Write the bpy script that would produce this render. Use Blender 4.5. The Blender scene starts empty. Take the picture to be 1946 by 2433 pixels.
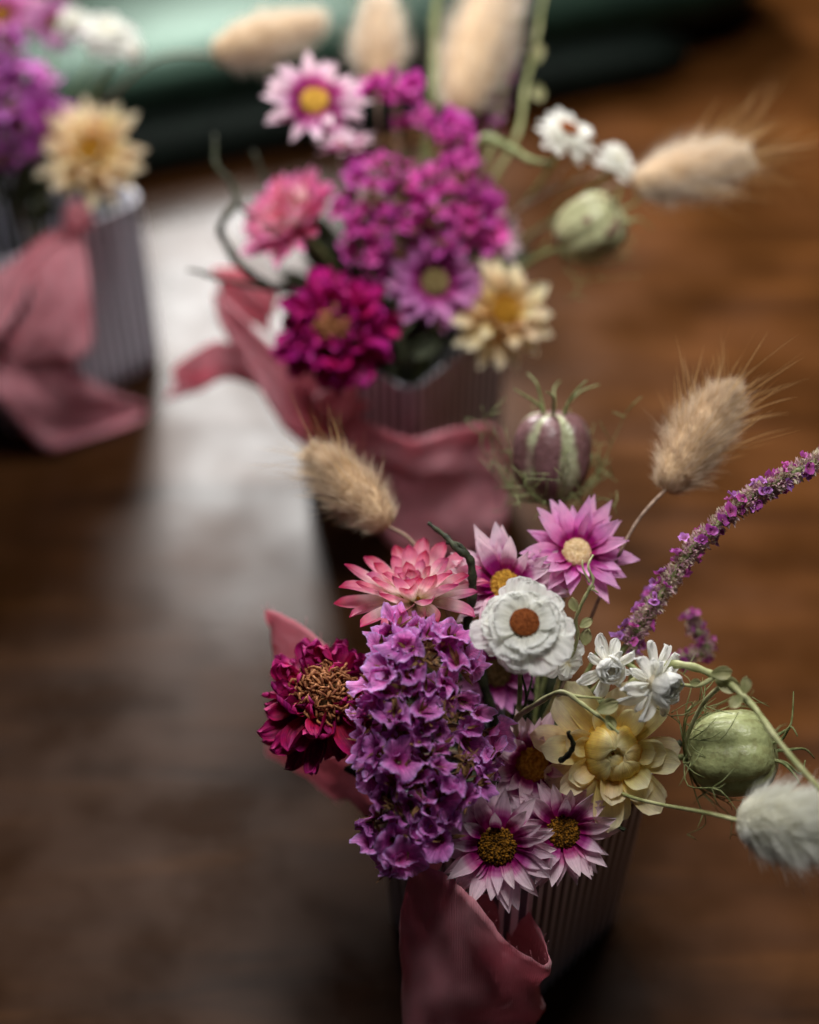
import bpy, math, random
import numpy as np
from mathutils import Vector, Matrix, noise
PI = math.pi
random.seed(7)
sc = bpy.context.scene
COL = sc.collection
U = random.uniform
# ------------------------------------------------------------------ camera
W_, H_, FPX = 1946.0, 2433.0, 4054.0
PITCH = math.radians(46)
CAM = Vector((0, 0, .485))
FWD = Vector((0, math.cos(PITCH), -math.sin(PITCH)))
UPV = Vector((0, math.sin(PITCH), math.cos(PITCH)))
RGT = Vector((1, 0, 0))
def ray(px, py):
    return FWD + RGT * ((px - W_/2)/FPX) + UPV * ((H_/2 - py)/FPX)
def P(px, py, d): return CAM + ray(px, py) * d
def PZ(px, py, z=0.0):
    r = ray(px, py); return CAM + r * ((z - CAM.z)/r.z)
def S(px, d): return px * d / FPX
def VD(r, u, t):           # a direction written as right / up / towards the viewer's side
    return (RGT*r + UPV*u - FWD*t).normalized()
cd = bpy.data.cameras.new('camera'); cam = bpy.data.objects.new('camera', cd); COL.objects.link(cam)
cam.location = CAM; cam.rotation_euler = (PI/2 - PITCH, 0, 0)
cd.sensor_fit = 'HORIZONTAL'; cd.sensor_width = 24; cd.lens = FPX*24/W_
cd.clip_start = .01; cd.clip_end = 50
cd.dof.use_dof = True; cd.dof.focus_distance = .457; cd.dof.aperture_fstop = 3.0; cd.dof.aperture_blades = 0
sc.camera = cam
# ------------------------------------------------------------------ objects
def link(o, parent=None):
    COL.objects.link(o)
    if parent is not None:
        o.parent = parent; o.location = Vector(o.location) - parent.location
    return o
def mesh(name, V, F, mat, attrs=None, smooth=True):
    me = bpy.data.meshes.new(name)
    me.from_pydata([tuple(v) for v in V], [], F)
    if smooth: me.polygons.foreach_set('use_smooth', [True]*len(me.polygons))
    for k, a in (attrs or {}).items():
        at = me.attributes.new(k, 'FLOAT', 'POINT'); at.data.foreach_set('value', [float(x) for x in a])
    if mat: me.materials.append(mat)
    me.update(); return me
def ob(name, me, parent=None, M=None, label=None):
    o = bpy.data.objects.new(name, me)
    if M is not None: o.matrix_world = M; 
    if parent is not None:
        COL.objects.link(o); o.parent = parent
        B = (M if M is not None else Matrix.Identity(4)).copy()
        B.translation = B.translation - parent.location
        o.matrix_basis = B
    else: COL.objects.link(o)
    if label: o['label'] = label
    return o
LABELS = set()
def thing(name, label, cat, loc, group=None):
    o = bpy.data.objects.new(name, None); COL.objects.link(o); o.location = loc
    o.empty_display_size = .01
    o['label'] = label; o['category'] = cat
    if group: o['group'] = group
    return o
def frame(pos, n, roll=0.0, scale=1.0, up=None):
    n = Vector(n).normalized()
    a = Vector(up) if up is not None else (Vector((0, 0, 1)) if abs(n.z) < .95 else Vector((0, 1, 0)))
    x = a.cross(n).normalized(); y = n.cross(x)
    M = Matrix((x, y, n)).transposed().to_4x4() @ Matrix.Rotation(roll, 4, 'Z') @ Matrix.Scale(scale, 4)
    M.translation = pos; return M
# ------------------------------------------------------------------ materials
def newmat(name):
    m = bpy.data.materials.new(name); m.use_nodes = True; nt = m.node_tree; nt.nodes.clear()
    return m, nt, nt.nodes.new, nt.links.new
def ramp(nt, stops, mode='EASE'):
    r = nt.nodes.new('ShaderNodeValToRGB'); e = r.color_ramp.elements
    r.color_ramp.interpolation = mode
    while len(e) > 1: e.remove(e[0])
    e[0].position = stops[0][0]; e[0].color = (*stops[0][1], 1)
    for p, c in stops[1:]:
        x = e.new(p); x.color = (*c, 1)
    return r
def petalmat(name, stops, trans=.35, rough=.55, streak=(26, .25), var=.12, spec=.25, bump=.25, hue=.02, attr='t', nscale=None):
    m, nt, N, L = newmat(name)
    out = N('ShaderNodeOutputMaterial'); a = N('ShaderNodeAttribute'); a.attribute_name = attr
    s = N('ShaderNodeAttribute'); s.attribute_name = 's'
    oi = N('ShaderNodeObjectInfo')
    jit = N('ShaderNodeMath'); jit.operation = 'MULTIPLY_ADD'; jit.inputs[1].default_value = .10; jit.inputs[2].default_value = -.05
    L(oi.outputs['Random'], jit.inputs[0])
    ad = N('ShaderNodeMath'); ad.operation = 'ADD'; L(a.outputs['Fac'], ad.inputs[0]); L(jit.outputs[0], ad.inputs[1])
    r = ramp(nt, stops); L(ad.outputs[0], r.inputs[0])
    cx = N('ShaderNodeCombineXYZ'); L(s.outputs['Fac'], cx.inputs[0]); L(a.outputs['Fac'], cx.inputs[1]); L(oi.outputs['Random'], cx.inputs[2])
    mp = N('ShaderNodeVectorMath'); mp.operation = 'MULTIPLY'; mp.inputs[1].default_value = (streak[0], 1.6, 37); L(cx.outputs[0], mp.inputs[0])
    no = N('ShaderNodeTexNoise'); no.inputs['Scale'].default_value = 1; no.inputs['Detail'].default_value = 3; L(mp.outputs[0], no.inputs[0])
    tc = N('ShaderNodeTexCoord'); n2 = N('ShaderNodeTexNoise'); n2.inputs['Scale'].default_value = nscale or 600; n2.inputs['Detail'].default_value = 2
    L(tc.outputs['Object'], n2.inputs[0])
    mr = N('ShaderNodeMapRange'); mr.inputs[1].default_value = .3; mr.inputs[2].default_value = .7
    mr.inputs[3].default_value = 1-streak[1]; mr.inputs[4].default_value = 1+streak[1]*.6; L(no.outputs[0], mr.inputs[0])
    mr2 = N('ShaderNodeMapRange'); mr2.inputs[1].default_value = .3; mr2.inputs[2].default_value = .7
    mr2.inputs[3].default_value = 1-var; mr2.inputs[4].default_value = 1+var; L(n2.outputs[0], mr2.inputs[0])
    mu = N('ShaderNodeMath'); mu.operation = 'MULTIPLY'; L(mr.outputs[0], mu.inputs[0]); L(mr2.outputs[0], mu.inputs[1])
    rv = N('ShaderNodeMapRange'); rv.inputs[3].default_value = 1-var; rv.inputs[4].default_value = 1+var; L(oi.outputs['Random'], rv.inputs[0])
    mu2 = N('ShaderNodeMath'); mu2.operation = 'MULTIPLY'; L(mu.outputs[0], mu2.inputs[0]); L(rv.outputs[0], mu2.inputs[1])
    hs = N('ShaderNodeHueSaturation'); L(r.outputs[0], hs.inputs['Color']); L(mu2.outputs[0], hs.inputs['Value'])
    hv = N('ShaderNodeMapRange'); hv.inputs[3].default_value = .5-hue; hv.inputs[4].default_value = .5+hue; hm = N('ShaderNodeMath'); hm.operation = 'MULTIPLY_ADD'; hm.inputs[1].default_value = .6; hq = N('ShaderNodeMath'); hq.operation = 'MULTIPLY'; hq.inputs[1].default_value = .4; L(oi.outputs['Random'], hq.inputs[0]); L(n2.outputs[0], hm.inputs[0]); L(hq.outputs[0], hm.inputs[2]); hv.inputs[1].default_value = .25; hv.inputs[2].default_value = .75; L(hm.outputs[0], hv.inputs[0]); L(hv.outputs[0], hs.inputs['Hue'])
    bs = N('ShaderNodeBsdfPrincipled'); bs.inputs['Roughness'].default_value = rough; bs.inputs['Specular IOR Level'].default_value = spec
    L(hs.outputs[0], bs.inputs['Base Color'])
    bp = N('ShaderNodeBump'); bp.inputs['Strength'].default_value = bump; bp.inputs['Distance'].default_value = .0004
    L(no.outputs[0], bp.inputs['Height']); L(bp.outputs[0], bs.inputs['Normal'])
    tr = N('ShaderNodeBsdfTranslucent'); L(hs.outputs[0], tr.inputs['Color']); L(bp.outputs[0], tr.inputs['Normal'])
    mx = N('ShaderNodeMixShader'); mx.inputs[0].default_value = trans; L(bs.outputs[0], mx.inputs[1]); L(tr.outputs[0], mx.inputs[2])
    L(mx.outputs[0], out.inputs[0]); return m
def simplemat(name, c1, c2, scale=300, rough=.6, spec=.3, bump=.3, bdist=.0004, trans=0, detail=4, sheen=0):
    m, nt, N, L = newmat(name)
    out = N('ShaderNodeOutputMaterial'); tc = N('ShaderNodeTexCoord')
    no = N('ShaderNodeTexNoise'); no.inputs['Scale'].default_value = scale; no.inputs['Detail'].default_value = detail
    L(tc.outputs['Object'], no.inputs[0])
    r = ramp(nt, [(.32, c1), (.68, c2)]); L(no.outputs[0], r.inputs[0])
    bs = N('ShaderNodeBsdfPrincipled'); bs.inputs['Roughness'].default_value = rough; bs.inputs['Specular IOR Level'].default_value = spec
    bs.inputs['Sheen Weight'].default_value = sheen
    L(r.outputs[0], bs.inputs['Base Color'])
    bp = N('ShaderNodeBump'); bp.inputs['Strength'].default_value = bump; bp.inputs['Distance'].default_value = bdist
    L(no.outputs[0], bp.inputs['Height']); L(bp.outputs[0], bs.inputs['Normal'])
    if trans:
        tr = N('ShaderNodeBsdfTranslucent'); L(r.outputs[0], tr.inputs[0])
        mx = N('ShaderNodeMixShader'); mx.inputs[0].default_value = trans; L(bs.outputs[0], mx.inputs[1]); L(tr.outputs[0], mx.inputs[2]); L(mx.outputs[0], out.inputs[0])
    else: L(bs.outputs[0], out.inputs[0])
    return m
MG = (.33, .004, .13)
M = dict(
 daisy=petalmat('pale pink petal', [(0, MG), (.27, (.36,.006,.17)), (.40, (.62,.16,.40)), (.56, (.88,.62,.74)), (1, (.92,.72,.80))], .38, .5, (22,.22), .06, .35),
 daisypink=petalmat('pink petal', [(0, MG), (.20, (.40,.006,.20)), (.36, (.76,.20,.54)), (.65, (.84,.38,.68)), (1, (.86,.50,.76))], .38, .5, (22,.22), .06, .35),
 daisymauve=petalmat('mauve petal', [(0, MG), (.26, (.28,.004,.15)), (.40, (.46,.09,.34)), (.65, (.62,.22,.52)), (1, (.66,.30,.58))], .35, .5, (22,.22), .06, .35),
 disc=simplemat('brown yellow disc', (.022,.009,.003), (.30,.13,.012), 1300, .8, .1, 1, .0006, detail=2),
 discyel=simplemat('yellow disc', (.34,.16,.02), (.66,.38,.06), 1200, .8, .1, 1, .0005),
 disccream=simplemat('cream disc', (.55,.36,.16), (.78,.60,.36), 1200, .8, .1, .8, .0005),
 discochre=simplemat('ochre disc', (.26,.11,.01), (.50,.26,.03), 1100, .8, .1, 1, .0005),
 disckhaki=simplemat('khaki disc', (.12,.09,.03), (.30,.22,.10), 1100, .8, .1, 1, .0005),
 felt=simplemat('red brown felt disc', (.11,.028,.008), (.24,.07,.02), 1800, .95, .05, 1, .0005),
 white=petalmat('white papery bract', [(0,(.88,.80,.54)), (.25,(.93,.92,.84)), (1,(.95,.95,.92))], .5, .6, (22,.12), .04, .15, .35, .004),
 whitebud=petalmat('white bud bract', [(0,(.70,.62,.46)), (.3,(.88,.86,.78)), (1,(.90,.90,.87))], .38, .5, (24,.14), .05, .3, .5, .004),
 straw=petalmat('pink tipped bract', [(0,(.84,.66,.30)), (.25,(.90,.80,.66)), (.52,(.88,.64,.66)), (.78,(.76,.24,.38)), (1,(.50,.03,.14))], .35, .4, (20,.15), .06, .45),
 strawpink=petalmat('bright pink bract', [(0,(.84,.50,.40)), (.3,(.84,.28,.46)), (.7,(.82,.20,.44)), (1,(.86,.42,.64))], .3, .4, (20,.15), .08, .45),
 yellow=petalmat('cream yellow bract', [(0,(.88,.52,.06)), (.3,(.93,.74,.28)), (1,(.95,.86,.58))], .5, .42, (18,.12), .05, .4),
 yellowin=petalmat('yellow inner bract', [(0,(.70,.26,.01)), (.3,(.92,.54,.05)), (.65,(.95,.70,.18)), (1,(.95,.84,.48))], .42, .42, (18,.15), .06, .4),
 cream=petalmat('cream peach bract', [(0,(.50,.18,.02)), (.3,(.74,.44,.14)), (.6,(.86,.68,.40)), (1,(.90,.80,.60))], .4, .45, (18,.15), .08, .4),
 crim=petalmat('crimson petal', [(0,(.20,.006,.012)), (.4,(.30,.003,.055)), (.85,(.42,.006,.13)), (1,(.48,.02,.20))], .22, .55, (14,.4), .22, .3, .6),
 crimback=petalmat('magenta crimson petal', [(0,(.20,.003,.04)), (.4,(.42,.004,.12)), (1,(.60,.012,.28))], .22, .55, (14,.35), .2, .3, .6),
 curl=simplemat('brown curled floret', (.16,.045,.02), (.50,.22,.09), 900, .7, .2, .6, .0004),
 stat=petalmat('violet papery calyx', [(0,(.36,.04,.14)), (.2,(.60,.07,.40)), (.5,(.74,.19,.60)), (.88,(.76,.29,.72)), (1,(.70,.42,.86))], .42, .5, (34,.28), .22, .35, .8, .022),
 statback=petalmat('magenta papery calyx', [(0,(.30,.04,.12)), (.3,(.52,.02,.28)), (1,(.80,.13,.56))], .35, .5, (30,.3), .18, .3, .6, .02),
 statleft=petalmat('mauve papery calyx', [(0,(.28,.05,.2)), (.3,(.48,.06,.42)), (1,(.70,.22,.66))], .35, .5, (30,.3), .18, .3, .6, .02),
 bract=simplemat('dry brown bract', (.10,.045,.018), (.30,.17,.07), 700, .8, .15, .6, .0004, .15),
 stem=simplemat('green stem', (.12,.15,.05), (.26,.28,.12), 500, .6, .3, .4),
 stempale=simplemat('pale yellow green stem', (.28,.30,.12), (.50,.50,.26), 260, .5, .3, .4),
 stemdark=simplemat('dark twig', (.010,.012,.006), (.045,.052,.024), 400, .7, .25, .8, .0008),
 stembrown=simplemat('brown stem', (.16,.10,.07), (.32,.22,.16), 500, .7, .25, .4),
 leaf=simplemat('green leaf', (.22,.23,.09), (.44,.42,.22), 260, .55, .35, .5, .0006, .25),
 podgreen=None, fur=None, awn=None, core=None)
def podmat(name, green, purple, amount, n):
    m, nt, N, L = newmat(name)
    out = N('ShaderNodeOutputMaterial'); a = N('ShaderNodeAttribute'); a.attribute_name = 's'; t = N('ShaderNodeAttribute'); t.attribute_name = 't'
    tc = N('ShaderNodeTexCoord'); no = N('ShaderNodeTexNoise'); no.inputs['Scale'].default_value = 130; no.inputs['Detail'].default_value = 5; L(tc.outputs['Object'], no.inputs[0])
    ad = N('ShaderNodeMath'); ad.operation = 'MULTIPLY_ADD'; ad.inputs[1].default_value = .8; L(no.outputs[0], ad.inputs[0]); L(a.outputs['Fac'], ad.inputs[2])
    r = ramp(nt, [(amount-.06, green), (amount+.28, purple)]); L(ad.outputs[0], r.inputs[0])
    bs = N('ShaderNodeBsdfPrincipled'); bs.inputs['Roughness'].default_value = .42; bs.inputs['Specular IOR Level'].default_value = .45
    mp_ = N('ShaderNodeMix'); mp_.data_type = 'RGBA'; mp_.blend_type = 'MULTIPLY'; mp_.inputs[0].default_value = .5
    n3 = N('ShaderNodeTexNoise'); n3.inputs['Scale'].default_value = 420; n3.inputs['Detail'].default_value = 6; L(tc.outputs['Object'], n3.inputs[0])
    r3 = ramp(nt, [(.36, (.55,.45,.35)), (.5, (.95,.92,.88)), (.64, (1.15,1.12,1.1))]); L(n3.outputs[0], r3.inputs[0]); L(r.outputs[0], mp_.inputs[6]); L(r3.outputs[0], mp_.inputs[7])
    L(mp_.outputs[2], bs.inputs['Base Color']); bp = N('ShaderNodeBump'); bp.inputs['Strength'].default_value = .5; bp.inputs['Distance'].default_value = .0008
    n2 = N('ShaderNodeTexNoise'); n2.inputs['Scale'].default_value = 500; L(tc.outputs['Object'], n2.inputs[0])
    L(n2.outputs[0], bp.inputs['Height']); L(bp.outputs[0], bs.inputs['Normal']); L(bs.outputs[0], out.inputs[0]); return m
M['podgreen'] = podmat('green seed pod', (.40,.44,.20), (.20,.10,.08), 1.08, 8)
M['podolive'] = podmat('olive seed pod', (.42,.43,.24), (.22,.14,.10), 1.0, 8)
M['podpurple'] = podmat('purple striped seed pod', (.38,.40,.25), (.17,.085,.09), .58, 6)
def hairmat(name, c0, c1, trans=.4):
    m, nt, N, L = newmat(name)
    out = N('ShaderNodeOutputMaterial'); t = N('ShaderNodeAttribute'); t.attribute_name = 't'
    r = ramp(nt, [(0, c0), (.8, c1)]); L(t.outputs['Fac'], r.inputs[0])
    a = N('ShaderNodeBsdfPrincipled'); a.inputs['Roughness'].default_value = .6; a.inputs['Specular IOR Level'].default_value = .2; L(r.outputs[0], a.inputs[0])
    b = N('ShaderNodeBsdfTranslucent'); L(r.outputs[0], b.inputs[0])
    mx = N('ShaderNodeMixShader'); mx.inputs[0].default_value = trans; L(a.outputs[0], mx.inputs[1]); L(b.outputs[0], mx.inputs[2]); L(mx.outputs[0], out.inputs[0]); return m
M['fur'] = hairmat('beige fur', (.66,.52,.38), (.90,.82,.70))
M['furtan'] = hairmat('tan fur', (.50,.35,.21), (.78,.64,.48))
M['furwhite'] = hairmat('whitish fur', (.70,.68,.56), (.90,.90,.84))
M['awn'] = hairmat('golden bristle', (.55,.36,.16), (.62,.40,.18), .3)
M['core'] = simplemat('tan seed core', (.48,.32,.18), (.66,.48,.30), 600, .8, .1, .8)
M['corewhite'] = simplemat('pale seed core', (.46,.44,.33), (.62,.60,.48), 600, .8, .1, .8)
# ------------------------------------------------------------------ mesh makers
def tube_geo(pts, radii, seg=6, V=None, F=None):
    V = [] if V is None else V; F = [] if F is None else F
    b0 = len(V); n = len(pts); T = None; prev = None
    for i, p in enumerate(pts):
        d = (pts[min(i+1, n-1)] - pts[max(i-1, 0)]).normalized()
        if prev is None: x = d.orthogonal().normalized()
        else:
            x = prev - d*prev.dot(d); x = x.normalized() if x.length > 1e-6 else d.orthogonal().normalized()
        prev = x; y = d.cross(x); r = radii[i] if hasattr(radii, '__len__') else radii
        for k in range(seg):
            a = 2*PI*k/seg; V.append(p + x*(r*math.cos(a)) + y*(r*math.sin(a)))
    for i in range(n-1):
        for k in range(seg):
            a = b0+i*seg+k; b = b0+i*seg+(k+1) % seg; F.append((a, b, b+seg, a+seg))
    F.append(tuple(b0+k for k in reversed(range(seg)))); F.append(tuple(b0+(n-1)*seg+k for k in range(seg)))
    return V, F
def catmull(pts, sub=6):
    out = []; n = len(pts)
    for i in range(n-1):
        p0 = pts[max(i-1, 0)]; p1 = pts[i]; p2 = pts[i+1]; p3 = pts[min(i+2, n-1)]
        for k in range(sub):
            t = k/sub
            out.append(.5*((2*p1) + (p2-p0)*t + (2*p0-5*p1+4*p2-p3)*t*t + (3*p1-p0-3*p2+p3)*t**3))
    out.append(pts[-1].copy()); return out
def wob(pts, amp, fr=110):
    return [p + Vector(noise.noise_vector(p*fr))*amp for p in pts]
def local(V, o): return [v - o for v in V]
def tube_obj(name, pts, r, mat, parent, seg=7, w=0):
    if w: pts = wob(pts, w)
    V, F = tube_geo(pts, r, seg)
    o = pts[0].copy()
    me = mesh(name, local(V, o), F, mat)
    Mx = Matrix.Translation(o); return ob(name, me, parent, Mx)
def petal_mesh(name, L, W, mat, tip=.5, base=.35, cup=.25, bend=.4, ruffle=0, curl=0, nx=6, ny=10, notch=0, twist=0, seed=0, peak=.6, pleat=0):
    """petal along +Y, facing +Z"""
    rnd = random.Random(seed); V = []; F = []; A = []; Sx = []
    y = 0; z = 0; ph = rnd.uniform(0, 6); ph2 = rnd.uniform(0, 6)
    cy = [(0, 0)]; 
    for j in range(ny):
        t = (j+.5)/ny; ang = bend*t + curl*max(0, t-.6)**2*6
        y += L/ny*math.cos(ang); z += L/ny*math.sin(ang); cy.append((y, z))
    for j in range(ny+1):
        t = j/ny
        if t < peak: w = base + (1-base)*math.sin(PI/2*t/peak)
        else: 
            q = (t-peak)/(1-peak); w = max(0, 1-q**(1.0+tip*3))**(.50+ .55*(1-tip)) 
        w = max(w, .03)*W/2
        ang = bend*t + curl*max(0, t-.6)**2*6
        for i in range(nx+1):
            s = i/nx*2-1; x = s*w
            dz = cup*w*s*s*(1-.3*t)
            dz += ruffle*W*t*t*math.sin(s*4.2+ph+3*t)*abs(s)**.6 + ruffle*.5*W*t*math.sin(9*s+ph2) + ruffle*.45*W*t**4*math.sin(19*s+ph)
            dz += pleat*W*math.sin(s*PI*3.5)*math.sin(PI*min(1, t*1.05))
            dy = 0
            if notch and j == ny: dy = -notch*L*(abs(math.sin(s*PI*1.5+ph)))
            yy, zz = cy[j]
            tw = twist*t
            xx = x*math.cos(tw) - dz*math.sin(tw); dz2 = x*math.sin(tw) + dz*math.cos(tw)
            V.append((xx, yy - math.sin(ang)*dz2 + dy, zz + math.cos(ang)*dz2)); A.append(t); Sx.append(s)
    for j in range(ny):
        for i in range(nx):
            a = j*(nx+1)+i; F.append((a, a+1, a+nx+2, a+nx+1))
    return mesh(name, V, F, mat, {'t': A, 's': Sx})
def dome_mesh(name, R, H, mat, bumps=0, nu=28, nv=12, hole=0, seed=0, amp=.06):
    """domed disc, base at z=0"""
    rnd = random.Random(seed); V = []; F = []
    for j in range(nv+1):
        f = j/nv*PI/2
        for i in range(nu):
            a = 2*PI*i/nu; r = R*math.sin(f) if j else 0
            z = H*math.cos(f)
            p = Vector((r*math.cos(a), r*math.sin(a), z))
            if bumps: 
                k = noise.noise(p*bumps + Vector((seed, 0, 0))); p += p.normalized()*(k*amp*R)
            if hole: p.z -= hole*H*math.exp(-(r/R/.25)**2)
            V.append(p)
    for j in range(nv):
        for i in range(nu):
            a = j*nu+i; b = j*nu+(i+1) % nu; F.append((a, a+nu, b+nu, b))
    k = len(V); 
    for i in range(nu):
        a = 2*PI*i/nu; V.append(Vector((R*.6*math.cos(a), R*.6*math.sin(a), -R*.5)))
    for i in range(nu): 
        a = nv*nu+i; b = nv*nu+(i+1) % nu; F.append((a, k+i, k+(i+1) % nu, b))
    F.append(tuple(reversed(range(k, k+nu))))
    return mesh(name, V, F, mat)
def grains_mesh(name, R, H, mat, n, size, seed=0, tall=1.0):
    """a domed disc covered in little bead florets"""
    rnd = random.Random(seed); V = []; F = []
    ico = [Vector(v) for v in ((0,0,1),(.9,0,.3),(.28,.85,.3),(-.73,.53,.3),(-.73,-.53,.3),(.28,-.85,.3))]
    for k in range(n):
        q = math.sqrt((k+.5)/n); a = k*2.39996; r = R*q
        z = H*math.sqrt(max(0, 1-q*q*.96)) - H*.25*math.exp(-(q/.3)**2)
        c = Vector((r*math.cos(a), r*math.sin(a), z)); s = size*rnd.uniform(.6, 1.25)
        nn = Vector((c.x*.6, c.y*.6, R*.6)).normalized(); Fm = frame(c, nn, rnd.uniform(0, 6), s)
        b = len(V)
        for v in ico: V.append(Fm @ Vector((v.x, v.y, v.z*tall*1.3)))
        for i in range(5): F.append((b, b+1+i, b+1+(i+1) % 5))
        for i in range(5):
            V.append(Fm @ Vector((ico[i+1].x*.7, ico[i+1].y*.7, -.8)))
        for i in range(5): F.append((b+1+i, b+6+i, b+6+(i+1) % 5, b+1+(i+1) % 5))
    return mesh(name, V, F, mat)
def ring(root, pos, nrm, protos, n, r0, elev, name='petal', z0=0, jit=.12, roll0=None, sc_=(.88, 1.1), seed=0, ejit=.12, up=None, skip=None, miss=0):
    rnd = random.Random(seed); base = frame(pos, nrm, 0, 1, up)
    r00 = rnd.uniform(0, 6) if roll0 is None else roll0
    for i in range(n):
        a = r00 + 2*PI*i/n + rnd.uniform(-jit, jit)
        e = elev + rnd.uniform(-ejit, ejit); s = rnd.uniform(*sc_)
        if miss and rnd.random() < miss: continue
        Mx = base @ Matrix.Rotation(a, 4, 'Z') @ Matrix.Translation((0, r0, z0)) @ Matrix.Rotation(e, 4, 'X') @ Matrix.Rotation(rnd.uniform(-.25, .25), 4, 'Y') @ Matrix.Scale(s, 4)
        ob(name, rnd.choice(protos), root, Mx)
POTS = {'front': Vector((.030, .287, 0)), 'back': Vector((-.003, .486, 0)), 'left': Vector((-.158, .563, 0))}
def stem_to_pot(root, head, nrm, pot, mat=None, r=.0007, seed=0, start=.002, via=None, w=.0006):
    rnd = random.Random(seed+hash(pot) % 7 if False else seed); c = POTS[pot]
    p0 = head - nrm*start
    dirh = Vector((head.x-c.x, head.y-c.y, 0))
    rim = c + dirh.normalized()*min(dirh.length*.35, .017) + Vector((0, 0, .088)) if dirh.length > 1e-4 else c + Vector((0,0,.088))
    p1 = p0 - nrm*min(.016, (head-rim).length*.35)
    end = c + Vector((rnd.uniform(-.010, .010), rnd.uniform(-.010, .010), .012))
    pts = [p0] + ([via] if via else [p1]) + [rim, end]
    pts = catmull(pts, 8)
    return tube_obj('stem', pts, r, mat or M['stem'], root, 6, w)
def base_of(pot, k):
    rnd = random.Random(k*13+5); return POTS[pot] + Vector((rnd.uniform(-.01, .01), rnd.uniform(-.01, .01), .012))
# ------------------------------------------------------------------ flowers
_cache = {}
def protos(key, maker, n=5):
    if key not in _cache: _cache[key] = [maker(i) for i in range(n)]
    return _cache[key]
def daisy(label, pot, px, py, d, R, rd, nrm, mat, disc, seed, name='pink_daisy', n=17, layers=3, elev=.25, grains=True, group=None):
    pos = P(px, py, d); n_ = VD(*nrm); r = S(R, d); q = S(rd, d)
    root = thing(name, label, 'flower', base_of(pot, seed), group)
    L = r - q*.75
    pr = protos(('daisy', mat, round(L*2e3)), lambda i: petal_mesh('petal', L, L*.36, M[mat], tip=[.05,.15,.25,.1,.2][i], base=.5, cup=.5, bend=[.1, -.15, .3, -.3, .05][i], pleat=.045, curl=[.0, .5, -.3, .2, 0][i], twist=[0, .15, -.15, .1, -.1][i], seed=i, peak=.5, ruffle=.04, nx=8, ny=12))
    for k in range(layers):
        ring(root, pos, n_, pr, n, q*(.80-.03*k), elev + .16*k - .10, z0=-.0008+.0006*k, seed=seed*7+k, sc_=(.88-.08*k, 1.16-.08*k), jit=.17, ejit=.30, miss=.07)
    if grains: me = grains_mesh('flower_center', q*.93, q*.42, M[disc], 170, q*.115, seed)
    else: me = dome_mesh('flower_center', q, q*.5, M[disc], 900, hole=.35, seed=seed, amp=.1)
    ob('flower_center', me, root, frame(pos + n_*.0004, n_))
    if grains: ob('center_base', dome_mesh('center_base', q, q*.30, M['bract'], seed=seed), root, frame(pos, n_))
    stem_to_pot(root, pos, n_, pot, seed=seed); return root
def strawflower(label, pot, px, py, d, R, nrm, mats, seed, name='strawflower', center=True, elevs=(.05, .3, .55, .85, 1.15), ns=(13, 14, 13, 12, 10), r0s=(.28, .26, .22, .16, .10), lens=(.72, .70, .60, .48, .36), wid=.38, tip=.35, group=None, budmat=None, bud=.0, bend=.15, curlk=.0, up=None, cdisc='discyel', cupk=.55):
    pos = P(px, py, d); n_ = VD(*nrm); r = S(R, d)
    root = thing(name, label, 'flower', base_of(pot, seed), group)
    for k, (e, n, r0, l) in enumerate(zip(elevs, ns, r0s, lens)):
        mt = mats[min(k, len(mats)-1)]
        pr = [petal_mesh('petal', r*l, r*wid*(1 if k < 3 else .85), M[mt], tip=tip, base=.55, cup=cupk, bend=bend+[.0, .15, -.15, .25][i] + curlk*k, curl=[0, .3, -.25, .1][i], seed=i+k, peak=.55, pleat=.012, ruffle=.03, nx=8, ny=10) for i in range(4)]
        ring(root, pos, n_, pr, n, r*r0, e, z0=r*.02*k, seed=seed*11+k, jit=.14, up=up)
    if bud:
        ob('heart', dome_mesh('heart', r*bud*.60, r*bud*.45, M['discochre'], 300, seed=seed, amp=.12), root, frame(pos, n_))
        for k, q in enumerate((1.0, .88, .74, .58, .40)):
            rb = r*bud*q
            pr = [petal_mesh('inner_petal', rb*(1.42+.1*i), rb*1.05, M[budmat], tip=.6, base=.8, cup=.35, bend=1.75+.15*i, curl=.05*i, seed=i+k, peak=.55, pleat=.02, ruffle=.03, nx=8, ny=14) for i in range(3)]
            ring(root, pos - n_*(rb*.25), n_, pr, 8-k, rb*.86, 1.18, name='inner_petal', seed=seed*5+k, sc_=(.9, 1.06), jit=.2, ejit=.10, up=up)
    if center:
        ob('flower_center', grains_mesh('flower_center', r*.2, r*.14, M[cdisc], 120, r*.03, seed, 1.6), root, frame(pos + n_*r*.05, n_))
    ob('receptacle', dome_mesh('receptacle', r*.30, r*.07, M['bract'], seed=seed), root, frame(pos - n_*r*.06, n_))
    stem_to_pot(root, pos, n_, pot, seed=seed, start=.004, r=.0011); return root
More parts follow.
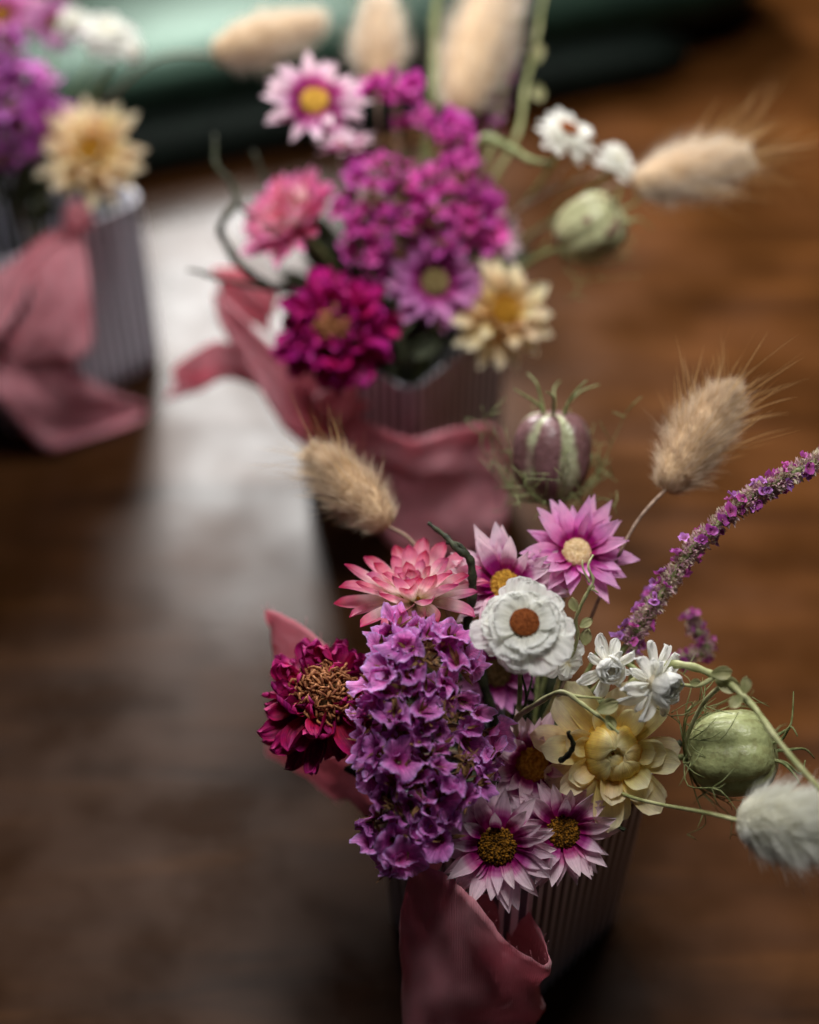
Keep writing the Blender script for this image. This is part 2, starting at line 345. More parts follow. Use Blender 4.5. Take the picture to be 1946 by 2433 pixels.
def everlasting(label, pot, px, py, d, R, rd, nrm, seed, n=15, layers=5, wd=.50, tp=.75, group='white everlasting flowers', name='white_everlasting'):
    pos = P(px, py, d); n_ = VD(*nrm); r = S(R, d); q = S(rd, d)
    root = thing(name, label, 'flower', base_of(pot, seed), group)
    for k in range(layers):
        f = k/max(1, layers-1); l = r*(.80-.36*f)
        pr = [petal_mesh('petal', l, r*wd, M['white'], tip=tp, base=.6, cup=.16, bend=.22-.08*i, ruffle=.07, curl=[.12, -.10, .2, -.05][i], notch=.06, seed=i*3+k, peak=.72, pleat=.022, nx=18, ny=14) for i in range(4)]
        ring(root, pos, n_, pr, n-k, q*.55 + 0*f, -.20 + .40*f, z0=-.0022+.0026*f, seed=seed*3+k, jit=.22, ejit=.28, sc_=(.78, 1.14))
    if rd: ob('flower_center', dome_mesh('flower_center', q, q*.22, M['felt'], 1200, seed=seed, amp=.05), root, frame(pos + n_*.0015, n_))
    stem_to_pot(root, pos, n_, pot, seed=seed, start=.003); return root
def whitebud(label, pot, px, py, d, R, nrm, seed, petals=9, offs=(0, 0), spread=.2, group='white everlasting flowers'):
    pos = P(px, py, d); n_ = VD(*nrm); r = S(R, d)
    root = thing('white_everlasting', label, 'flower', base_of(pot, seed), group)
    pr = [petal_mesh('inner_petal', r*1.55, r*1.15, M['whitebud'], tip=.7, base=.6, cup=.5, bend=1.9, ruffle=.04, seed=i, peak=.6, pleat=.02, nx=10, ny=14) for i in range(3)]
    for k in range(3): ring(root, pos - n_*r*.4, n_, pr, 5, r*(.25-.07*k), .25+.12*k, name='inner_petal', seed=seed+k, jit=.15, ejit=.06, sc_=(.95-.08*k, 1.02-.08*k))
    ob('bud', dome_mesh('bud', r*.55, r*.9, M['whitebud'], seed=seed), root, frame(pos - n_*r*.45, n_))
    pr = [petal_mesh('petal', r*1.85, r*.66, M['white'], tip=.4, base=.35, cup=[.9, .4, .7, 1.1][i], bend=[-.3, .5, .1, -.6][i], ruffle=.22, notch=.12, seed=i, peak=.62, pleat=.05, curl=[.8, -.9, .3, 1.5][i], twist=[.5, -.4, .2, -.6][i], nx=12, ny=14) for i in range(4)]
    ring(root, pos - n_*r*.45, n_, pr, petals, r*.15, -.15+spread, seed=seed*3, jit=.45, ejit=.6, sc_=(.5, 1.15))
    ring(root, pos - n_*r*.40, n_, pr, petals-3, r*.2, .35+spread, seed=seed*3+7, jit=.5, ejit=.5, sc_=(.4, .8))
    ring(root, pos - n_*r*.5, n_, pr, petals-2, r*.15, -.6+spread, seed=seed*3+1, jit=.3, ejit=.4, sc_=(.7, 1.1))
    stem_to_pot(root, pos, n_, pot, seed=seed, start=.003); return root
def floret_mesh(name, R, mat, seed, nu=60, nv=9, fold=1.0):
    """papery calyx: narrow tube opening to a broad frilled fan, partly folded"""
    rnd = random.Random(seed); V = []; F = []; A = []; Sx = []
    ph = [rnd.uniform(0, 6) for _ in range(8)]; Hh = R*rnd.uniform(.75, 1.1); off = Vector((seed*3.7, seed*1.3, 0))
    bx, by = rnd.uniform(-.3, .3), rnd.uniform(-.3, .3); cut = rnd.uniform(.1, .5); kk = rnd.choice((3, 4, 5))
    for j in range(nv+1):
        t = j/nv
        for i in range(nu):
            a = 2*PI*i/nu
            q = Vector((math.cos(a)*.9, math.sin(a)*.9, t*.6)) + off
            r = R*(.09 + .91*t**.95)*(1 + .22*t*noise.noise(q) - .13*t*t*abs(math.sin(2.5*a+ph[0]))**6)
            if j == nv: r *= 1 + .022*math.sin(i*2.6+ph[5]) + rnd.uniform(-.03, .03)
            z = Hh*(t**.85)*(1-.30*t*t) + R*cut*t*math.cos(a+ph[1])
            z += R*.25*t*t*math.sin(kk*a+ph[2]) + R*.10*t**3*math.sin(9*a+ph[3]) + R*.05*t**4*math.sin(17*a+ph[4]) + R*.015*t*math.sin(30*a)
            x = r*math.cos(a)*fold; y = r*math.sin(a)
            x += bx*z*z/R*.5 + (1-fold)*R*.22*t*math.sin(3*a+ph[6]); y += by*z*z/R*.5
            V.append((x, y, z)); A.append(t); Sx.append(a/PI)
    for j in range(nv):
        for i in range(nu):
            a = j*nu+i; b = j*nu+(i+1) % nu; F.append((a, b, b+nu, a+nu))
    return mesh(name, V, F, mat, {'t': A, 's': Sx})
def inpoly(x, y, poly):
    c = False; n = len(poly)
    for i in range(n):
        x1, y1 = poly[i]; x2, y2 = poly[(i+1) % n]
        if (y1 > y) != (y2 > y) and x < (x2-x1)*(y-y1)/(y2-y1)+x1: c = not c
    return c
def statice(label, pot, poly, d0, bulge, Rpx, mat, seed, nmax, space, extra=(), depthslope=0.0, holes=(), group='statice sprays', branches=9):
    rnd = random.Random(seed); pts = [(x, y) for x, y in extra]
    cx = sum(p[0] for p in poly)/len(poly); cy = sum(p[1] for p in poly)/len(poly)
    w = max(p[0] for p in poly)-min(p[0] for p in poly); h = max(p[1] for p in poly)-min(p[1] for p in poly)
    x0, y0 = min(p[0] for p in poly), min(p[1] for p in poly); tries = 0
    while len(pts) < nmax and tries < 8000:
        tries += 1; x = x0+rnd.random()*w; y = y0+rnd.random()*h
        if not inpoly(x, y, poly): continue
        if any((x-a)**2+(y-b)**2 < r*r for a, b, r in holes): continue
        if any((x-a)**2+(y-b)**2 < space*space for a, b in pts): continue
        pts.append((x, y))
    root = thing('statice', label, 'flower', base_of(pot, seed), group)
    R = S(Rpx, d0)
    fl = [floret_mesh('floret', R, M[mat], seed*20+i, fold=rnd.choice((.4, .6, .75, .95))) for i in range(10)]
    axis_pts = []
    heads = []
    for x, y in pts:
        u = (x-cx)/(w/2); v = (y-cy)/(h/2); q = min(1, u*u*.8+v*v*.5)
        d = d0 - bulge*(1-q) + depthslope*v + rnd.uniform(-.003, .003)
        c = P(x, y, d)
        n = VD(u*.8+rnd.uniform(-.75, .75), -v*.55+.3+rnd.uniform(-.6, .8), .55)
        heads.append((c, n))
        ob('floret', rnd.choice(fl), root, frame(c - n*R*.5, n, rnd.uniform(0, 6), rnd.uniform(.62, 1.2)))
        if rnd.random() < .35:
            n2 = (n + Vector((rnd.uniform(-1, 1), rnd.uniform(-1, 1), rnd.uniform(-1, 1)))*.8).normalized()
            if len(root.children) < 100: ob('floret', rnd.choice(fl), root, frame(c - n2*R*.5 + n*R*.2, n2, rnd.uniform(0, 6), rnd.uniform(.5, .8)))
    # dry brown bracts and the branching stalks that carry the florets
    core = [P(cx + w*.05*math.sin(k), y0 + h*(k+.5)/branches, d0 + .012 + depthslope*((k+.5)/branches*2-1)) for k in range(branches)]
    V = []; F = []
    for c, n in heads:
        for k in range(7):
            a = rnd.uniform(0, 2*PI); dd = (n*rnd.uniform(.1, 1.0) + Vector((rnd.uniform(-1, 1), rnd.uniform(-1, 1), rnd.uniform(-1, 1)))).normalized()
            b = c - n*R*rnd.uniform(.3, .8) + dd*R*.1; e = b + dd*R*rnd.uniform(.5, 1.1)
            side = dd.cross(n + Vector((.1, .2, .3))).normalized()*R*.09
            i0 = len(V); V += [b-side, b+side, (b+e)/2 + side*1.3, e, (b+e)/2-side*1.3]; F.append((i0, i0+1, i0+2, i0+3, i0+4))
    for hx, hy, hr in holes:
        hn = VD(0, .1, 1); hc = P(hx, hy, d0 - bulge*.85)
        for k in range(46):
            c = hc + Vector((rnd.uniform(-1, 1), rnd.uniform(-1, 1), rnd.uniform(-.5, .5)))*S(hr, d0)*.62
            dd = (hn*rnd.uniform(.2, 1) + Vector((rnd.uniform(-1, 1), rnd.uniform(-1, 1), rnd.uniform(-1, 1)))).normalized()
            e = c + dd*R*rnd.uniform(.3, .8); side = dd.cross(Vector((.3, .2, .6))).normalized()*R*rnd.uniform(.02, .10)
            i0 = len(V); V += [c-side*.6, c+side*.6, (c+e)/2 + side, e, (c+e)/2-side]; F.append((i0, i0+1, i0+2, i0+3, i0+4))
    o = core[0].copy(); me = mesh('bracts', local(V, o), F, M['bract'], smooth=False); bo = ob('bracts', me, root, Matrix.Translation(o)); bo['kind'] = 'stuff'
    V = []; F = []
    for c, n in heads:
        k = min(core, key=lambda p: (p-c).length)
        mid = (k+c)/2 + Vector((0, 0, -.002)) - n*.003
        tube_geo(catmull([k, mid, c - n*R*.5], 3), [.0007, .0006, .0005, .0005, .0005, .0005, .0004][:7], 5, V, F)
    tube_geo(catmull(core, 3), .0011, 6, V, F)
    me = mesh('branch', local(V, o), F, M['stembrown']); ob('branch', me, root, Matrix.Translation(o))
    j = len(core)//2
    stem_to_pot(root, core[j], VD(0, .2, .9), pot, mat=M['stembrown'], seed=seed, start=0, r=.0014); return root
def zinnia(label, pot, px, py, d, R, nrm, mat, seed, rc=.5, group='dark crimson flowers', up=None, inner=0):
    pos = P(px, py, d); n_ = VD(*nrm); r = S(R, d)
    root = thing('crimson_flower', label, 'flower', base_of(pot, seed), group)
    for k, (n, e, l, r0, z) in enumerate(((15, -.75, .62, .42, -.10), (17, -.35, .66, .42, -.02), (17, .05, .62, .42, .06), (16, .45, .55, .42, .12), (14, .85, .46, .42, .16))):
        pr = [petal_mesh('petal', r*l, r*.30, M[mat], tip=.55, base=.35, cup=[.9, 1.2, .5, .8][i], bend=[.2, -.5, .6, -.2][i], curl=[1.5, -1.2, .8, 2][i], ruffle=.14, seed=i+k*4, peak=.6, pleat=.09, twist=[.5, -.4, .8, -.9][i], nx=8, ny=12) for i in range(4)]
        ring(root, pos, n_, pr, n, r*r0, e, z0=r*z, seed=seed*9+k, jit=.2, ejit=.4, sc_=(.7, 1.15), up=up)
    for k in range(inner):
        ring(root, pos, n_, pr, 11-2*k, r*(.36-.08*k), .95+.1*k, z0=r*(.18+.03*k), seed=seed*3+k, jit=.3, ejit=.5, sc_=(.5, .85))
    rnd = random.Random(seed); V = []; F = []
    for k in range(230):
        q = math.sqrt((k+.5)/230); a = k*2.39996
        c = Vector((r*rc*q*math.cos(a), r*rc*q*math.sin(a), r*(.12 + .30*math.sqrt(1-q*q*.9))))
        nn = (Vector((c.x, c.y, r*.4)).normalized() + Vector((rnd.uniform(-.6, .6), rnd.uniform(-.6, .6), 0))).normalized()
        x = nn.orthogonal().normalized(); x = Matrix.Rotation(rnd.uniform(0, 6), 3, nn) @ x; l = r*rnd.uniform(.10, .2)
        tube_geo([c, c + nn*l*.6, c + nn*l + x*l*.3, c + nn*l*.9 + x*l*.75, c + nn*l*.55 + x*l*.85], [r*.010, r*.016, r*.020, r*.016, r*.006], 5, V, F)
    ob('flower_center', mesh('flower_center', V, F, M['curl']), root, frame(pos, n_))
    ob('receptacle', dome_mesh('receptacle', r*.48, r*.3, M['bract'], seed=seed), root, frame(pos, n_))
    stem_to_pot(root, pos, n_, pot, seed=seed, start=.004, r=.0012); return root
def bunny(label, pot, base, tip, Wpx, seed, fur='fur', nh=5200, hl=.30, awns=70, awnl=1.0, via=None, core='core', stemmat='stembrown', group='bunny tail grass heads', asym=None, spread=.5):
    """base, tip = (px, py, depth)"""
    rnd = random.Random(seed); b = P(*base); t = P(*tip); ax = (t-b); L = ax.length; axn = ax.normalized(); w = S(Wpx, base[2])/2*.88
    root = thing('bunny_tail_grass', label, 'dried grass', base_of(pot, seed), group)
    x = axn.orthogonal().normalized(); y = axn.cross(x)
    def prof(u): return w*(max(0, math.sin(PI*min(1, max(0, (u*.94+.03)))**.78)))**.62
    V = []; F = []; nu, nv = 22, 18
    for j in range(nv+1):
        u = j/nv
        for i in range(nu):
            a = 2*PI*i/nu; r = prof(u)*.80*(1+.08*noise.noise(Vector((a, u*5, seed)))) if 0 < j < nv else w*.05
            V.append(axn*(u*L) + x*r*math.cos(a) + y*r*math.sin(a))
    for j in range(nv):
        for i in range(nu):
            a = j*nu+i; c = j*nu+(i+1) % nu; F.append((a, c, c+nu, a+nu))
    ob('seed_head', mesh('seed_head', V, F, M[core]), root, Matrix.Translation(b))
    V = []; F = []; A = []
    def hair(p, dirs, ln, wd, bendv, segs=3):
        sd = dirs.cross(Vector((rnd.uniform(-1, 1), rnd.uniform(-1, 1), rnd.uniform(-1, 1)))).normalized()*wd
        i0 = len(V)
        for s in range(segs):
            q = s/segs; c = p + dirs*(ln*q) + bendv*(q*q*ln); V.append(c - sd*(1-q*.6)); V.append(c + sd*(1-q*.6)); A.extend((q, q))
        V.append(p + dirs*ln + bendv*ln); A.append(1)
        for s in range(segs-1): k = i0+2*s; F.append((k, k+1, k+3, k+2))
        k = i0+2*(segs-1); F.append((k, k+1, k+2))
    for _ in range(nh):
        u = rnd.random()**.9; a = rnd.uniform(0, 2*PI); rad = x*math.cos(a) + y*math.sin(a); r = prof(u)*rnd.uniform(.55, .85)
        p = axn*(u*L) + rad*r
        cl = Vector(noise.noise_vector(p*420 + Vector((seed, 0, 0))))*.45
        out = .75 - .25*u
        dirs = (rad*out + axn*(.55+.6*u) + cl + Vector((rnd.uniform(-1, 1), rnd.uniform(-1, 1), rnd.uniform(-1, 1)))*.25).normalized()
        hair(p, dirs, (L*.5+w*1.1)*hl*rnd.uniform(.35, .95)*(1+.7*noise.noise(p*260+Vector((0,seed,0))))*(1.5 if rnd.random() < .04 else 1)*(.55+.5*math.sin(PI*u)), .00006*rnd.uniform(.7, 1.3), rad*rnd.uniform(-.1, .35) + cl*.3)
    fo = ob('fur', mesh('fur', V, F, M[fur], {'t': A}, smooth=False), root, Matrix.Translation(b)); fo['kind'] = 'stuff'
    V = []; F = []; A = []
    for _ in range(awns):
        u = rnd.uniform(.15, .98); a = rnd.uniform(0, 2*PI); rad = x*math.cos(a) + y*math.sin(a)
        if asym is not None and rad.dot(asym) < rnd.uniform(-1, .3): continue
        p = axn*(u*L) + rad*prof(u)*.7
        dirs = (rad*(spread + rnd.uniform(-.2, .3)) + axn*1.1 + Vector((rnd.uniform(-1, 1), rnd.uniform(-1, 1), rnd.uniform(-1, 1)))*.2).normalized()
        hair(p, dirs, L*awnl*rnd.uniform(.35, .85), .00009, rad*rnd.uniform(-.15, .3) + Vector((rnd.uniform(-1, 1), rnd.uniform(-1, 1), rnd.uniform(-1, 1)))*.15, 5)
    ao = ob('bristles', mesh('bristles', V, F, M['awn'], {'t': A}, smooth=False), root, Matrix.Translation(b)); ao['kind'] = 'stuff'
    stem_to_pot(root, b, axn, pot, mat=M[stemmat], seed=seed, start=-.001, r=.0005, via=via, w=.0003); return root
def pod(label, pot, px, py, d, Rpx, Lpx, nrm, mat, lobes, seed, horns=6, hornl=.9, threads=24, up=None, group='nigella seed pods', lobe=.07, hc='stemdark'):
    pos = P(px, py, d); n_ = VD(*nrm); r = S(Rpx, d); L = S(Lpx, d)
    root = thing('seed_pod', label, 'seed pod', base_of(pot, seed), group)
    rnd = random.Random(seed); V = []; F = []; A = []; Sx = []; nu, nv = lobes*10, 22
    for j in range(nv+1):
        u = j/nv; f = PI*u
        for i in range(nu):
            a = 2*PI*i/nu; lb = abs(math.cos(lobes*a/2)); rr = r*math.sin(f)**.8*(1 - lobe + lobe*1.6*lb**.7)
            if j in (0, nv): rr = r*.04
            V.append(Vector((rr*math.cos(a), rr*math.sin(a), -math.cos(f)*L/2 + (.10*L*(math.sin(f)) if u > .5 else 0)))); A.append(u); q_ = noise.noise(Vector((math.cos(a)*1.5, math.sin(a)*1.5, u*1.5+seed))); Sx.append(.5+.38*math.cos(lobes*a)+.6*q_ if mat == 'podpurple' else .42 + .12*math.cos(lobes*a)+.45*max(0, u-.5)+.35*q_)
    for j in range(nv):
        for i in range(nu):
            a = j*nu+i; b = j*nu+(i+1) % nu; F.append((a, b, b+nu, a+nu))
    Fm = frame(pos, n_, rnd.uniform(0, 1), 1, up)
    ob('pod_body', mesh('pod_body', V, F, M[mat], {'t': A, 's': Sx}), root, Fm)
    for k in range(horns):
        a = 2*PI*k/horns + rnd.uniform(-.2, .2); e = Vector((math.cos(a), math.sin(a), 0)); hl = r*hornl*rnd.uniform(.7, 1.1)
        pts = catmull([e*r*.28 + Vector((0, 0, L*.47)), e*r*.40 + Vector((0, 0, L*.47+hl*.4)), e*r*rnd.uniform(.5, .9) + Vector((0, 0, L*.47+hl*.8)), e*r*rnd.uniform(.6, 1.3) + Vector((rnd.uniform(-1, 1)*r*.3, 0, L*.47+hl))], 4)
        V, F = tube_geo(pts, [r*.055*(1-.75*i/(len(pts)-1)) for i in range(len(pts))], 6)
        ob('horn', mesh('horn', V, F, M['stem']), root, Fm)
    V = []; F = []
    for k in range(threads):
        a = rnd.uniform(0, 2*PI); e = Vector((math.cos(a), math.sin(a), 0)); o2 = Vector((-math.sin(a), math.cos(a), 0))
        z0 = -L*.55; q = rnd.uniform(1.0, 2.0); h = rnd.uniform(-.2, 1.1)
        pts = catmull([Vector((0, 0, z0)), e*r*.9*q*.7 + Vector((0, 0, z0+L*.1)), e*r*q + Vector((0, 0, z0+L*.45*h+.2*L)) + o2*rnd.uniform(-1, 1)*r*.4, e*r*(q*1.15) + Vector((0, 0, z0+L*h)) + o2*rnd.uniform(-1, 1)*r*1.0], 4)
        tube_geo(pts, [.00026*(1-.7*i/(len(pts)-1)) for i in range(len(pts))], 4, V, F)
        for _ in range(3):
            b = rnd.choice(pts[4:]); dv = Vector((rnd.uniform(-1, 1), rnd.uniform(-1, 1), rnd.uniform(-.3, 1.3)))*r*.55
            tube_geo([b, b + dv*.5 + o2*r*.06, b + dv], [.0002, .00016, .00008], 4, V, F)
    if threads: 
        to = ob('thread_leaves', mesh('thread_leaves', V, F, M['stem']), root, Fm); to['kind'] = 'stuff'
    stem_to_pot(root, pos - n_*L*.5, n_, pot, seed=seed, start=0, r=.0009); return root
def spike(label, pot, pts, Rpx, seed, name='flower_spike', nfl=80, cols=('statmini', 'statmini2'), group=None, stem=True, taper=.5, nb=1400):
    rnd = random.Random(seed); path = catmull([P(*p) for p in pts], 12); d = pts[0][2]; R = S(Rpx, d)
    root = thing(name, label, 'flower', base_of(pot, seed), group)
    o = path[0].copy()
    tube_obj('stalk', path, [R*.28]*len(path), M['stem'], root)
    n = len(path)
    def at(u):
        f = u*(n-1); i = min(int(f), n-2); p = path[i].lerp(path[i+1], f-i); dr = (path[i+1]-path[i]).normalized(); return p, dr
    V = []; F = []; 
    for _ in range(nb):
        u = rnd.random(); p, dr = at(u); rad = dr.orthogonal().normalized(); rad = Matrix.Rotation(rnd.uniform(0, 2*PI), 3, dr) @ rad
        rr = R*(1 - taper*u)*(.75+.35*noise.noise(p*300)); q = p + rad*rr*rnd.uniform(.3, .85)
        dv = (rad + dr*rnd.uniform(-.2, .9) + Vector((rnd.uniform(-1, 1), rnd.uniform(-1, 1), rnd.uniform(-1, 1)))*.6).normalized()*R*rnd.uniform(.3, .6)
        sd = dv.cross(Vector((rnd.uniform(-1, 1), rnd.uniform(-1, 1), rnd.uniform(-1, 1)))).normalized()*R*.10
        i0 = len(V); up_ = dv.cross(sd).normalized()*R*.05
        V += [q-sd*.5, q+sd*.5, q+dv*.55+sd+up_, q+dv, q+dv*.55-sd+up_]; F.append((i0, i0+1, i0+2, i0+3, i0+4))
    bo = ob('bracts', mesh('bracts', local(V, o), F, M['minibract'], smooth=False), root, Matrix.Translation(o)); bo['kind'] = 'stuff'
    fl = [[floret_mesh('floret', R*.42, M[c], seed+i, 15, 4, rnd.choice((.5, .8, 1))) for i in range(4)] for c in cols]
    for k in range(nfl):
        u = (k+rnd.random())/nfl; p, dr = at(u); rad = dr.orthogonal().normalized(); rad = Matrix.Rotation(rnd.uniform(0, 2*PI), 3, dr) @ rad
        rr = R*(1 - taper*u)*rnd.uniform(.6, .95)
        nn = (rad + dr*.5 + Vector((rnd.uniform(-1, 1), rnd.uniform(-1, 1), rnd.uniform(-1, 1)))*.3).normalized()
        ob('floret', rnd.choice(rnd.choice(fl)), root, frame(p + rad*rr, nn, rnd.uniform(0, 6), rnd.uniform(.7, 1.25)))
    if stem:
        p, dr = at(0); stem_to_pot(root, p, dr, pot, seed=seed, start=0, r=.0009)
    return root
M['statmini'] = petalmat('small violet floret', [(0,(.3,.08,.2)), (1,(.50,.20,.62))], .3, .55, (10,.2), .2, .3, .4, .03)
M['statmini2'] = petalmat('small magenta floret', [(0,(.3,.06,.16)), (1,(.48,.08,.40))], .3, .55, (10,.2), .2, .3, .4, .03)
M['minibract'] = simplemat('pale pink green bract', (.56,.30,.42), (.58,.52,.36), 500, .7, .2, .3, .0004, .25, 2)

# ================================================================== FRONT BOUQUET
F_ = 'front'
daisy('bright pink daisy with a cream centre at the top of the front bouquet', F_, 1370, 1315, .478, 142, 37, (.05, .35, .9), 'daisypink', 'disccream', 1, n=14, grains=False, elev=.35)
daisy('pale pink daisy with a yellow centre half hidden behind the big white flower', F_, 1200, 1392, .476, 150, 38, (-.1, .38, .9), 'daisy', 'discyel', 2, n=14, layers=3, elev=.4)
daisy('shaded magenta daisy deep inside the front bouquet just right of the violet statice top', F_, 1180, 1600, .488, 105, 36, (0, .25, .9), 'daisymauve', 'disckhaki', 3)
daisy('pale daisy with a large ochre centre between the violet statice and the yellow strawflower', F_, 1263, 1815, .470, 135, 43, (.05, .12, 1), 'daisy', 'discochre', 4, n=12, grains=False, elev=.5)
daisy('lowest pale pink daisy with a dark brown centre at the bottom of the front bouquet', F_, 1181, 2008, .455, 148, 48, (-.05, -.08, 1), 'daisy', 'disc', 5, n=17, elev=.2)
daisy('pale pink daisy with a golden brown centre, right neighbour of the lowest daisy', F_, 1336, 1975, .462, 135, 42, (.15, .05, 1), 'daisy', 'disc', 6, n=17, elev=.28)
strawflower('pink tipped strawflower open sideways above the violet statice', F_, 985, 1425, .470, 178, (-.12, .90, .40), ['straw'], 10, name='pink_strawflower', tip=.72, wid=.235, cupk=.95, elevs=(.0, .35, .70, 1.0, 1.2), ns=(15, 14, 12, 9, 7), r0s=(.16, .16, .16, .13, .08), lens=(.86, .84, .64, .42, .30), bend=.22)
strawflower('cream yellow strawflower with a closed golden heart right of the front bouquet', F_, 1452, 1790, .462, 178, (.0, .05, 1), ['yellow'], 11, name='yellow_strawflower', center=False, elevs=(-.20, .05, .30, .55), ns=(9, 8, 7, 7), r0s=(.18, .2, .24, .3), lens=(.88, .78, .50, .36), wid=.38, tip=.85, bud=.42, budmat='yellowin', bend=-.05)
zinnia('dark crimson flower with a curly brown heart left of the violet statice', F_, 778, 1668, .470, 166, (.05, .56, .80), 'crim', 12, rc=.38, inner=2)
everlasting('large white everlasting flower with a round red brown centre', F_, 1246, 1483, .440, 128, 36, (-.02, .42, .9), 13, n=14, layers=4, wd=.50, tp=.85)
whitebud('white everlasting in side view with a smooth bud just right of the big white flower', F_, 1450, 1590, .452, 40, (.05, -.15, .9), 14, 9)
whitebud('white everlasting with a fat round closed bud, right end of the white flowers', F_, 1572, 1632, .448, 50, (.65, -.25, .6), 15, 11)
everlasting('cream white everlasting hidden under the large white flower', F_, 1345, 1570, .462, 80, 0, (.3, -.2, .9), 16, n=8, layers=2)
statice('bright violet papery statice spray at the front of the front bouquet', F_,
  [(950,1462),(1088,1490),(1125,1565),(1090,1640),(1160,1700),(1185,1790),(1175,1850),(1100,1900),(1050,1990),(985,2020),(925,2075),(890,2030),(860,1955),(870,1870),(848,1800),(850,1710),(850,1640),(890,1570),(905,1500)],
  .456, .014, 49, 'stat', 20, 72, 36, extra=((950,1475),(1075,1500),(915,2055),(1120,1575),(1040,2000),(1185,1745),(850,1690),(875,1930)), depthslope=-.002, holes=((1010,1560,46),(955,1668,36),(1060,1690,44),(1105,1800,30),(985,1800,26),(930,1905,24)), branches=10)
bunny('beige bunny tail leaning left above the pink strawflower of the front bouquet', F_, (925,1252,.492), (742,1075,.500), 136, 30, fur='furtan', nh=7500, awns=90, awnl=.75)
bunny('tan bunny tail with long golden bristles standing right of the front bouquet', F_, (1580,1165,.482), (1735,925,.488), 148, 31, fur='furtan', nh=8500, awns=110, awnl=.85, via=P(1480, 1300, .475))
bunny('whitish fluffy bunny tail at the right edge beside the green seed pod', F_, (1750,1948,.430), (2010,1975,.425), 195, 32, fur='furwhite', core='corewhite', nh=15000, hl=.34, awns=25, awnl=.6, via=P(1530, 1903, .452), stemmat='stempale')
pod('round green seed pod right of the yellow strawflower', F_, 1738, 1790, .464, 98, 205, (.93, .12, .35), 'podgreen', 6, 40, horns=5, hornl=.9, threads=22, lobe=.09)
pod('purple and green striped seed pod with green horns above the bright pink daisy', F_, 1312, 1085, .505, 92, 205, (.02, .93, .25), 'podpurple', 6, 41, horns=6, hornl=1.0, threads=30, lobe=.12)
spike('long curved lilac flower spike arching to the right edge of the photo', F_, [(1490,1530,.470),(1560,1430,.468),(1640,1310,.466),(1760,1200,.463),(1860,1140,.460),(1990,1070,.458)], 31, 50, nfl=95, taper=.1, nb=2600, group='lilac flower spikes')
spike('short dark purple flower spike behind the white buds of the front bouquet', F_, [(1560,1600,.490),(1625,1560,.492),(1680,1545,.494),(1650,1490,.496),(1640,1455,.497)], 26, 51, nfl=40, taper=.3, nb=700, cols=('statmini2','statmini2'), group='lilac flower spikes')
spike('small lilac sprig between the pink daisy and the long flower spike', F_, [(1500,1560,.485),(1520,1480,.486),(1560,1400,.486)], 24, 52, nfl=30, taper=.4, nb=400, group='lilac flower spikes')
# --- stems with leaves
def roundleaf(root, c, nrm, r, tipdir, mat='leaf', seed=0):
    me = petal_mesh('leaf', r*2.1, r*1.45, M[mat], tip=.6, base=.3, cup=.55, bend=.5, ruffle=.10, seed=seed, peak=.5, pleat=.025, nx=10, ny=12)
    n = Vector(nrm).normalized(); y = (tipdir - n*tipdir.dot(n)).normalized(); x = y.cross(n)
    Mx = Matrix((x, y, n)).transposed().to_4x4(); Mx.translation = c; return ob('leaf', me, root, Mx)
def vine(label, name, pts, rpx, mat, pot, seed, leaves=(), cat='stem', group=None, topot=True, w=.0006, side=()):
    pts3 = [P(*p) for p in pts]
    root = thing(name, label, cat, base_of(pot, seed) if topot else pts3[0], group)
    cc = catmull(pts3, 8)
    if topot:
        c = POTS[pot]; e = cc[-1] if False else cc[0]
        dirh = Vector((e.x-c.x, e.y-c.y, 0)); rim = c + dirh.normalized()*min(.017, dirh.length*.4) + Vector((0, 0, .088))
        cc = catmull([base_of(pot, seed), rim, (rim+e)/2 + Vector((0, 0, .004))] + pts3, 8)
    n = len(cc); r = S(rpx, pts[0][2])
    tube_obj('stem', cc, [r*(1.15-.75*(i/n)**2)*(1+.14*math.sin(i*1.3)) for i in range(n)], M[mat], root, 8, w)
    for k, s in enumerate(side):
        q = [P(*p) for p in s]; cq = catmull(q, 6); m_ = len(cq)
        tube_obj('side_shoot', cq, [r*.7*(1-.6*i/m_) for i in range(m_)], M[mat], root, 6, w*.6)
    for k, (x, y, d, rr, du) in enumerate(leaves):
        roundleaf(root, P(x, y, d), VD(U(-.5, .5), U(-.2, .7), 1), S(rr, d), VD(*du), seed=k)
    return root
vine('thick pale green stem crossing in front of the green seed pod', 'leafy_stem', [(1560,1590,.455),(1620,1578,.450),(1700,1605,.446),(1765,1650,.440),(1850,1760,.430),(1960,1890,.420),(2040,1990,.412)], 10, 'stempale', F_, 60,
  leaves=[(1700,1612,.444,30,(.8,-.3,.1)),(1690,1600,.442,24,(.9,.1,.1)),(1768,1648,.436,20,(.1,.8,.1)),(1762,1652,.436,20,(-.6,-.5,.3)),(1640,1625,.446,14,(.7,.1,0))],
  side=[[(1700,1606,.446),(1660,1630,.447),(1600,1622,.448)], [(1720,1625,.444),(1665,1680,.452),(1632,1760,.458),(1640,1800,.460)]])
vine('thin green stem with round leaves climbing between the pink daisy and the big white flower', 'leafy_stem', [(1372,1520,.458),(1368,1470,.452),(1390,1420,.448),(1408,1380,.446),(1398,1345,.446),(1412,1318,.448)], 5, 'stempale', F_, 61,
  leaves=[(1368,1452,.448,17,(-.2,.9,.1)),(1378,1490,.450,17,(.6,.4,.1)),(1388,1532,.450,20,(.3,.9,.1)),(1395,1400,.448,10,(.8,.3,.1))], side=[[(1400,1385,.446),(1385,1350,.446),(1385,1330,.447)], [(1405,1400,.446),(1420,1410,.447)]])
